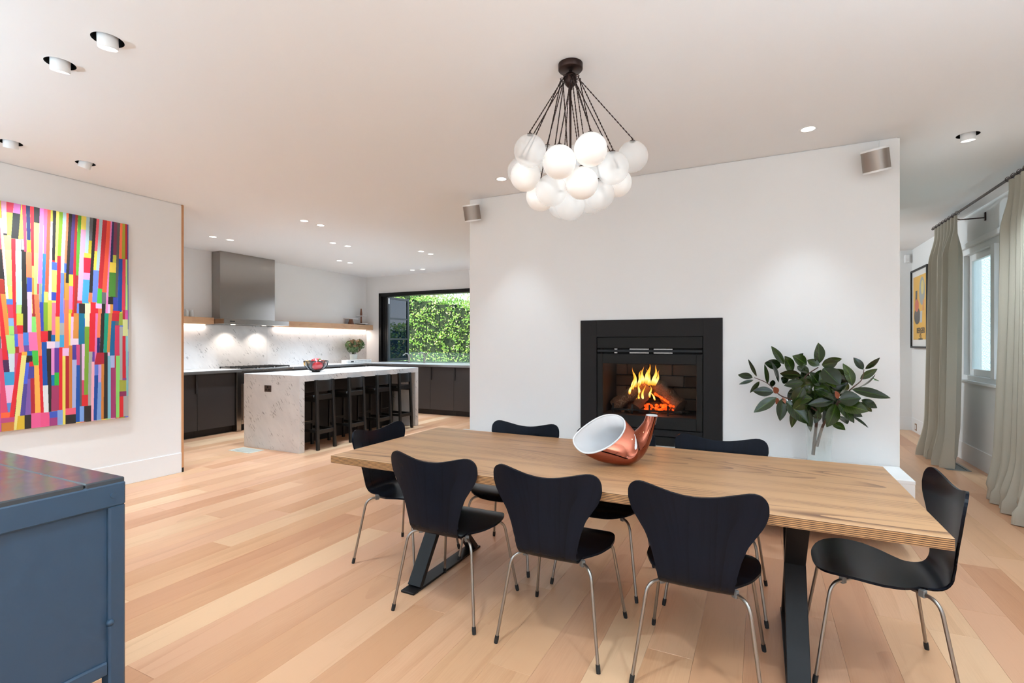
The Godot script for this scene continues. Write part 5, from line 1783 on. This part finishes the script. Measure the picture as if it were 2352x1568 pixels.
func stripes() -> void:
	ps("c9b42e", 376, 380, -4, 376, 382, 91)
	ps("ecaac6", 380, 400, -4, 389, 404, 164)
	ps("ecd0dc", 376, 384, 90, 400, 410, 500)
	ps("dd4058", 376, 378, 137, 376, 382, 247)
	ps("2b2522", 376, 384, 248, 376, 393, 400)
	ps("a83028", 376, 393, 402, 376, 396, 476)
	ps("dd4058", 401, 430, -1, 402, 426, 53)
	ps("d878bc", 430, 458, -3, 427, 455, 53)
	ps("f2cf4c", 402, 425, 53, 404, 419, 173)
	ps("2b2522", 426, 455, 51, 419, 448, 184)
	ps("f2cf4c", 459, 462, -1, 448, 471, 183)
	ps("2b2522", 389, 404, 164, 389, 404, 176)
	ps("f5dc68", 390, 418, 174, 395, 420, 247)
	ps("b4dc78", 395, 420, 247, 404, 424, 429)
	ps("f5dc68", 406, 424, 430, 410, 426, 499)
	ps("dd2530", 419, 436, 185, 426, 438, 573)
	ps("9a9590", 436, 458, 184, 436, 459, 246)
	ps("ecd0dc", 459, 470, 182, 460, 471, 237)
	ps("b4ccd0", 436, 460, 246, 440, 463, 527)
	ps("2b2522", 460, 478, 236, 464, 483, 570)
	ps("dd4058", 462, 478, -3, 471, 482, 245)
	ps("1f2a58", 478, 494, -2, 482, 497, 181)
	ps("c9b42e", 482, 499, 182, 482, 500, 244)
	ps("dd2530", 494, 510, -2, 501, 510, 316)
	ps("2b2522", 511, 535, -1, 510, 534, 84)
	ps("f5dc68", 510, 534, 83, 511, 530, 244)
	ps("ff7a50", 478, 501, 245, 480, 502, 379)
	ps("f5dc68", 502, 511, 316, 502, 512, 378)
	ps("b4dc78", 511, 530, 244, 512, 523, 467)
	ps("3a4aa8", 481, 502, 380, 482, 502, 456)
	ps("d8903e", 502, 512, 378, 502, 511, 468)
	ps("e4b8e0", 482, 501, 457, 485, 502, 569)
	ps("a83028", 502, 511, 468, 506, 515, 569)
	ps("ff7a50", 511, 531, 467, 515, 535, 568)
	ps("d878bc", 535, 553, -2, 526, 544, 406)
	ps("ee6088", 552, 570, -2, 551, 564, 244)
	ps("3a78c0", 548, 562, 243, 542, 554, 506)
	ps("f85a3c", 568, 582, 0, 556, 572, 450)
	ps("dd4058", 524, 531, 408, 523, 532, 466)
	ps("9a9590", 531, 543, 406, 533, 542, 507)
	ps("f5dc68", 553, 571, 449, 552, 569, 505)
	ps("ccc448", 582, 591, 0, 582, 590, 62)
	ps("ecd0dc", 582, 591, 62, 571, 585, 494)
	ps("2b2522", 591, 606, -2, 587, 599, 274)
	ps("dd2530", 587, 600, 273, 587, 600, 283)
	ps("f5dc68", 606, 620, -3, 599, 610, 282)
	ps("4a62d0", 585, 609, 283, 585, 608, 326)
	ps("f5dc68", 585, 609, 326, 585, 606, 448)
	ps("3a4aa8", 584, 606, 448, 584, 604, 493)
	ps("f5dc68", 571, 605, 493, 571, 604, 507)
	ps("84a828", 619, 636, -3, 611, 626, 247)
	ps("dd2530", 610, 626, 246, 604, 622, 563)
	ps("b4ccd0", 635, 652, -2, 625, 641, 338)
	ps("6c84dc", 625, 640, 338, 621, 638, 562)
	ps("ff7a50", 652, 661, -1, 641, 652, 283)
	ps("4a62d0", 640, 651, 282, 640, 650, 335)
	ps("d8903e", 640, 650, 335, 640, 661, 487)
	ps("2b2522", 660, 664, -1, 648, 664, 392)
	ps("ff7a50", 642, 660, 486, 642, 660, 561)
	ps("5078c4", 401, 426, 500, 402, 426, 529)
	ps("dd4058", 403, 426, 528, 408, 428, 574)
	ps("ff8a40", 376, 398, 476, 388, 405, 575)
	ps("dd2530", 376, 379, 477, 376, 388, 575)
	ps("3a4aa8", 533, 550, 506, 535, 550, 566)
	ps("84a828", 550, 569, 506, 550, 569, 566)
	ps("ccc448", 568, 586, 495, 568, 586, 565)
	ps("f47890", 586, 604, 505, 586, 604, 564)
	ps("ff7a50", 651, 662, -3, 644, 658, 281)
	ps("2b2522", 662, 677, -3, 647, 662, 392)
	ps("503c78", 677, 692, -3, 663, 682, 341)
	ps("a83028", 692, 704, -3, 686, 696, 156)
	ps("5ca030", 704, 721, -3, 692, 707, 343)
	ps("dd2530", 686, 696, 155, 676, 693, 559)
	ps("ccc448", 662, 682, 341, 661, 681, 407)
	ps("f07aac", 661, 681, 407, 661, 678, 539)
	ps("d8903e", 644, 662, 391, 644, 662, 487)
	ps("ff7a50", 644, 662, 486, 644, 661, 561)
	ps("c9b42e", 661, 677, 538, 661, 676, 560)
	ps("a83028", 690, 706, 343, 685, 701, 558)
	ps("f0d860", 720, 744, -4, 717, 741, 77)
	ps("ecaac6", 717, 741, 77, 700, 725, 487)
	ps("dd4058", 700, 725, 485, 700, 724, 501)
	ps("b4ccd0", 744, 761, -5, 736, 754, 210)
	ps("68686a", 760, 778, -4, 755, 772, 135)
	ps("c9b42e", 755, 772, 134, 752, 768, 210)
	ps("f2cf4c", 733, 768, 209, 732, 767, 239)
	ps("c8243e", 730, 767, 236, 730, 764, 324)
	ps("e89cd0", 730, 762, 323, 728, 760, 363)
	ps("4aa0cc", 728, 760, 362, 722, 754, 498)
	ps("2b2522", 777, 794, -3, 756, 773, 435)
	ps("f8606a", 793, 808, -3, 783, 796, 190)
	ps("f2cf4c", 783, 796, 190, 777, 792, 302)
	ps("b4ccd0", 807, 825, -4, 790, 806, 302)
	ps("6c84dc", 777, 804, 302, 771, 796, 489)
	ps("ff7a50", 755, 772, 435, 752, 771, 491)
	ps("c42830", 824, 846, -5, 800, 822, 407)
	ps("f85a3c", 846, 866, -3, 820, 843, 427)
	ps("4cbc44", 799, 820, 407, 794, 820, 495)
	ps("68686a", 819, 841, 427, 818, 840, 495)
	ps("e880bc", 864, 872, -3, 837, 852, 550)
	ps("1f2a58", 872, 882, -3, 861, 875, 244)
	ps("80304c", 881, 898, -4, 876, 894, 200)
	ps("ccc448", 876, 894, 198, 874, 892, 245)
	ps("f2cf4c", 859, 892, 244, 857, 892, 306)
	ps("4c8430", 857, 891, 305, 852, 889, 449)
	ps("5c5856", 898, 914, -4, 888, 900, 453)
	ps("2b2522", 852, 878, 450, 850, 877, 495)
	ps("3a4aa8", 876, 901, 452, 876, 900, 534)
	ps("ff7a50", 914, 926, -4, 906, 922, 216)
	ps("a8a030", 926, 940, -4, 922, 940, 215)
	ps("b8202c", 940, 952, -5, 940, 952, 215)
	ps("144a98", 906, 926, 216, 901, 922, 536)
	ps("dd4058", 926, 943, 215, 922, 940, 528)
	ps("b4dc78", 942, 952, 215, 942, 954, 525)
	ps("6c84dc", 699, 710, 502, 697, 710, 558)
	ps("2b2522", 709, 738, 501, 708, 737, 557)
	ps("ecdfb4", 736, 765, 499, 736, 764, 556)
	ps("dd2530", 763, 790, 490, 764, 790, 554)
	ps("e4b8e0", 789, 820, 495, 788, 820, 524)
	ps("dd2530", 790, 801, 524, 790, 801, 553)
	ps("ff7a50", 800, 820, 524, 800, 820, 553)
	ps("2b2522", 819, 838, 495, 818, 836, 552)
	ps("e4b8e0", 848, 864, 496, 848, 862, 550)
	ps("d8903e", 862, 877, 495, 861, 875, 549)
	ps("dd2530", 874, 912, 533, 874, 912, 548)
	ps("ccc448", 911, 925, 538, 911, 925, 546)
	ps("b82840", 925, 941, 524, 925, 940, 546)
	ps("d060a0", 940, 954, 524, 940, 954, 545)
	ps("d84468", 376, 386, 754, 378, 407, 1089)
	ps("dd2530", 376, 388, 575, 387, 409, 816)
	ps("5c5856", 376, 380, 692, 376, 380, 755)
	ps("ff8a40", 388, 408, 574, 398, 415, 689)
	ps("dd4058", 407, 429, 573, 409, 430, 599)
	ps("88acd4", 408, 430, 598, 410, 430, 639)
	ps("9cd870", 410, 431, 639, 412, 434, 684)
	ps("b4dc78", 398, 433, 686, 408, 436, 784)
	ps("dd2530", 428, 440, 573, 431, 440, 638)
	ps("ccc448", 440, 466, 572, 440, 466, 635)
	ps("b84068", 430, 443, 637, 432, 446, 681)
	ps("dd2530", 442, 466, 634, 445, 466, 680)
	ps("2b2522", 466, 486, 570, 466, 486, 671)
	ps("e4b8e0", 484, 504, 569, 484, 502, 671)
	ps("a83028", 502, 517, 569, 503, 518, 587)
	ps("88d870", 501, 518, 586, 501, 521, 671)
	ps("ff7a50", 518, 537, 568, 526, 544, 797)
	ps("4a62d0", 432, 446, 680, 434, 448, 746)
	ps("f47488", 445, 467, 678, 449, 472, 777)
	ps("4a80d0", 466, 488, 671, 468, 490, 741)
	ps("f070a4", 488, 522, 669, 490, 528, 771)
	ps("a83028", 435, 450, 746, 436, 451, 780)
	ps("704a94", 469, 490, 739, 472, 492, 772)
	ps("3a4aa8", 536, 551, 566, 540, 553, 663)
	ps("84a828", 550, 570, 565, 552, 570, 663)
	ps("ccc448", 568, 585, 565, 568, 585, 660)
	ps("f47890", 585, 602, 564, 585, 602, 683)
	ps("dd2530", 602, 621, 563, 602, 621, 582)
	ps("fcb848", 601, 621, 581, 602, 621, 719)
	ps("6c84dc", 620, 640, 562, 620, 640, 615)
	ps("a8a8a4", 620, 641, 615, 620, 641, 683)
	ps("ff7a50", 640, 663, 561, 640, 661, 755)
	ps("dd2530", 538, 570, 662, 540, 572, 722)
	ps("2b2522", 569, 585, 659, 570, 585, 718)
	ps("0a60a0", 583, 600, 682, 583, 600, 718)
	ps("ecd0dc", 562, 601, 718, 562, 600, 760)
	ps("b8bcdc", 599, 621, 718, 599, 621, 755)
	ps("48a0cc", 620, 641, 682, 620, 640, 750)
	ps("fcaa40", 461, 484, 773, 460, 483, 795)
	ps("0a60a8", 483, 504, 769, 482, 504, 795)
	ps("2b2522", 479, 504, 793, 478, 504, 832)
	ps("4cbc44", 502, 527, 767, 507, 530, 849)
	ps("4a62d0", 478, 492, 830, 468, 486, 943)
	ps("dd2530", 491, 506, 826, 491, 511, 852)
	ps("d0d8dc", 408, 434, 782, 414, 435, 877)
	ps("4a2850", 387, 410, 814, 392, 414, 877)
	ps("4098c4", 392, 434, 876, 396, 434, 945)
	ps("f0b0d0", 396, 433, 944, 403, 423, 1037)
	ps("6088c8", 403, 420, 1036, 408, 416, 1087)
	ps("cc4470", 434, 450, 779, 432, 438, 925)
	ps("dd2530", 449, 462, 777, 412, 432, 1111)
	ps("4c4494", 490, 512, 851, 485, 511, 919)
	ps("504490", 468, 486, 942, 449, 478, 1110)
	ps("8058a0", 485, 498, 917, 475, 499, 1109)
	ps("b42430", 496, 513, 914, 499, 517, 1101)
	ps("fcae4c", 511, 532, 846, 516, 540, 1102)
	ps("e8d880", 460, 481, 792, 428, 448, 1181)
	ps("dd2530", 530, 544, 796, 539, 553, 1103)
	ps("1450a0", 542, 564, 721, 548, 567, 958)
	ps("2b2522", 563, 585, 757, 572, 584, 1102)
	ps("e488c0", 583, 599, 755, 583, 599, 903)
	ps("603890", 597, 618, 753, 597, 618, 892)
	ps("0a70ac", 583, 599, 902, 585, 599, 960)
	ps("30b03c", 597, 618, 889, 598, 618, 961)
	ps("e4e2e0", 547, 570, 956, 552, 573, 1104)
	ps("a43860", 585, 618, 960, 583, 618, 1100)
	ps("dd2530", 617, 633, 751, 618, 633, 1099)
	ps("ecb8dc", 632, 663, 755, 632, 661, 800)
	ps("e8d460", 632, 649, 799, 632, 648, 1178)
	ps("b02028", 647, 663, 799, 646, 662, 1096)
	ps("ff6438", 380, 416, 1084, 380, 413, 1115)
	ps("b84878", 380, 434, 1111, 382, 432, 1141)
	ps("c87830", 382, 432, 1136, 382, 430, 1182)
	ps("d8b030", 446, 473, 1108, 440, 474, 1180)
	ps("2b2522", 472, 501, 1107, 473, 500, 1180)
	ps("e85c90", 500, 540, 1101, 499, 540, 1181)
	ps("e85484", 539, 576, 1103, 538, 577, 1181)
	ps("4058b8", 575, 612, 1101, 577, 611, 1140)
	ps("a03a74", 577, 611, 1136, 577, 610, 1180)
	ps("84a0d4", 611, 634, 1097, 610, 634, 1179)
	ps("f46c80", 646, 663, 1094, 646, 661, 1133)
	ps("2b2522", 646, 663, 1131, 646, 663, 1180)
	ps("cc4c90", 376, 380, 1087, 376, 382, 1180)
	ps("ff7a50", 644, 661, 561, 644, 662, 755)
	ps("f2cf4c", 660, 674, 560, 662, 669, 742)
	ps("dd2530", 672, 685, 559, 672, 684, 579)
	ps("f0bcdc", 672, 685, 578, 668, 684, 739)
	ps("d88c40", 684, 710, 558, 681, 706, 702)
	ps("ecd0dc", 668, 708, 701, 668, 706, 742)
	ps("0a7090", 708, 735, 557, 706, 734, 738)
	ps("686868", 734, 739, 632, 733, 738, 735)
	ps("ecdfb4", 736, 761, 556, 736, 760, 632)
	ps("78a030", 736, 760, 632, 732, 751, 1028)
	ps("dd2530", 760, 790, 554, 755, 783, 780)
	ps("e474ac", 788, 801, 553, 782, 794, 837)
	ps("ff7a50", 800, 817, 553, 794, 810, 697)
	ps("2b2522", 815, 835, 552, 808, 826, 785)
	ps("0c9474", 833, 856, 550, 827, 846, 784)
	ps("c88440", 854, 873, 549, 844, 860, 784)
	ps("202868", 796, 810, 695, 794, 807, 785)
	ps("c42432", 872, 913, 548, 870, 909, 595)
	ps("0a6090", 868, 890, 594, 858, 886, 804)
	ps("606468", 888, 906, 594, 886, 906, 621)
	ps("98a440", 909, 928, 546, 905, 928, 620)
	ps("b02430", 926, 940, 546, 926, 940, 585)
	ps("d85ca0", 939, 954, 545, 939, 954, 584)
	ps("d4d490", 926, 954, 582, 927, 954, 685)
	ps("5878d0", 909, 928, 619, 909, 928, 628)
	ps("d03858", 886, 911, 620, 884, 911, 806)
	ps("a8a4a0", 909, 928, 627, 911, 925, 952)
	ps("c82434", 926, 943, 683, 925, 946, 942)
	ps("84b8bc", 942, 954, 683, 946, 958, 1052)
	ps("5c5a5c", 711, 723, 734, 711, 722, 1088)
	ps("ecbcdc", 722, 736, 731, 721, 733, 942)
	ps("d07c38", 662, 679, 740, 663, 677, 1096)
	ps("4c3c94", 677, 697, 737, 677, 697, 823)
	ps("cc4878", 695, 712, 736, 697, 712, 854)
	ps("acb0d8", 677, 698, 821, 676, 695, 1095)
	ps("1450a0", 697, 712, 852, 692, 712, 1176)
	ps("a8a29c", 755, 774, 776, 750, 765, 1090)
	ps("603a90", 773, 783, 777, 771, 783, 837)
	ps("f0aab8", 769, 783, 835, 764, 779, 1177)
	ps("b02034", 793, 833, 783, 782, 832, 854)
	ps("6078cc", 782, 804, 852, 782, 803, 917)
	ps("c49cd4", 802, 818, 852, 800, 817, 959)
	ps("d08038", 817, 833, 850, 813, 830, 1175)
	ps("2b2522", 831, 849, 783, 828, 849, 1174)
	ps("144a98", 782, 801, 915, 778, 796, 1177)
	ps("7898d0", 800, 817, 957, 793, 815, 1176)
	ps("d84468", 721, 733, 939, 721, 732, 1027)
	ps("d8282c", 721, 752, 1024, 721, 751, 1089)
	ps("7ca0d8", 711, 733, 1087, 711, 732, 1176)
	ps("2b2522", 732, 767, 1088, 732, 766, 1178)
	ps("e8b8d8", 848, 859, 782, 848, 859, 804)
	ps("7cb8c8", 848, 866, 803, 848, 864, 1176)
	ps("acb4dc", 862, 886, 801, 864, 886, 876)
	ps("b82434", 884, 892, 803, 884, 891, 877)
	ps("a03868", 864, 890, 874, 864, 890, 1175)
	ps("8cd468", 891, 911, 803, 891, 911, 1176)
	ps("a4a440", 909, 945, 950, 910, 946, 1022)
	ps("8c3058", 910, 946, 1020, 909, 946, 1051)
	ps("8c4080", 925, 946, 939, 925, 946, 953)
	ps("d8282c", 909, 932, 1050, 910, 932, 1176)
	ps("aca6a2", 930, 961, 1050, 930, 962, 1174)
	ps("f06078", 646, 693, 1092, 646, 693, 1133)
	ps("2b2522", 646, 693, 1129, 646, 693, 1180)
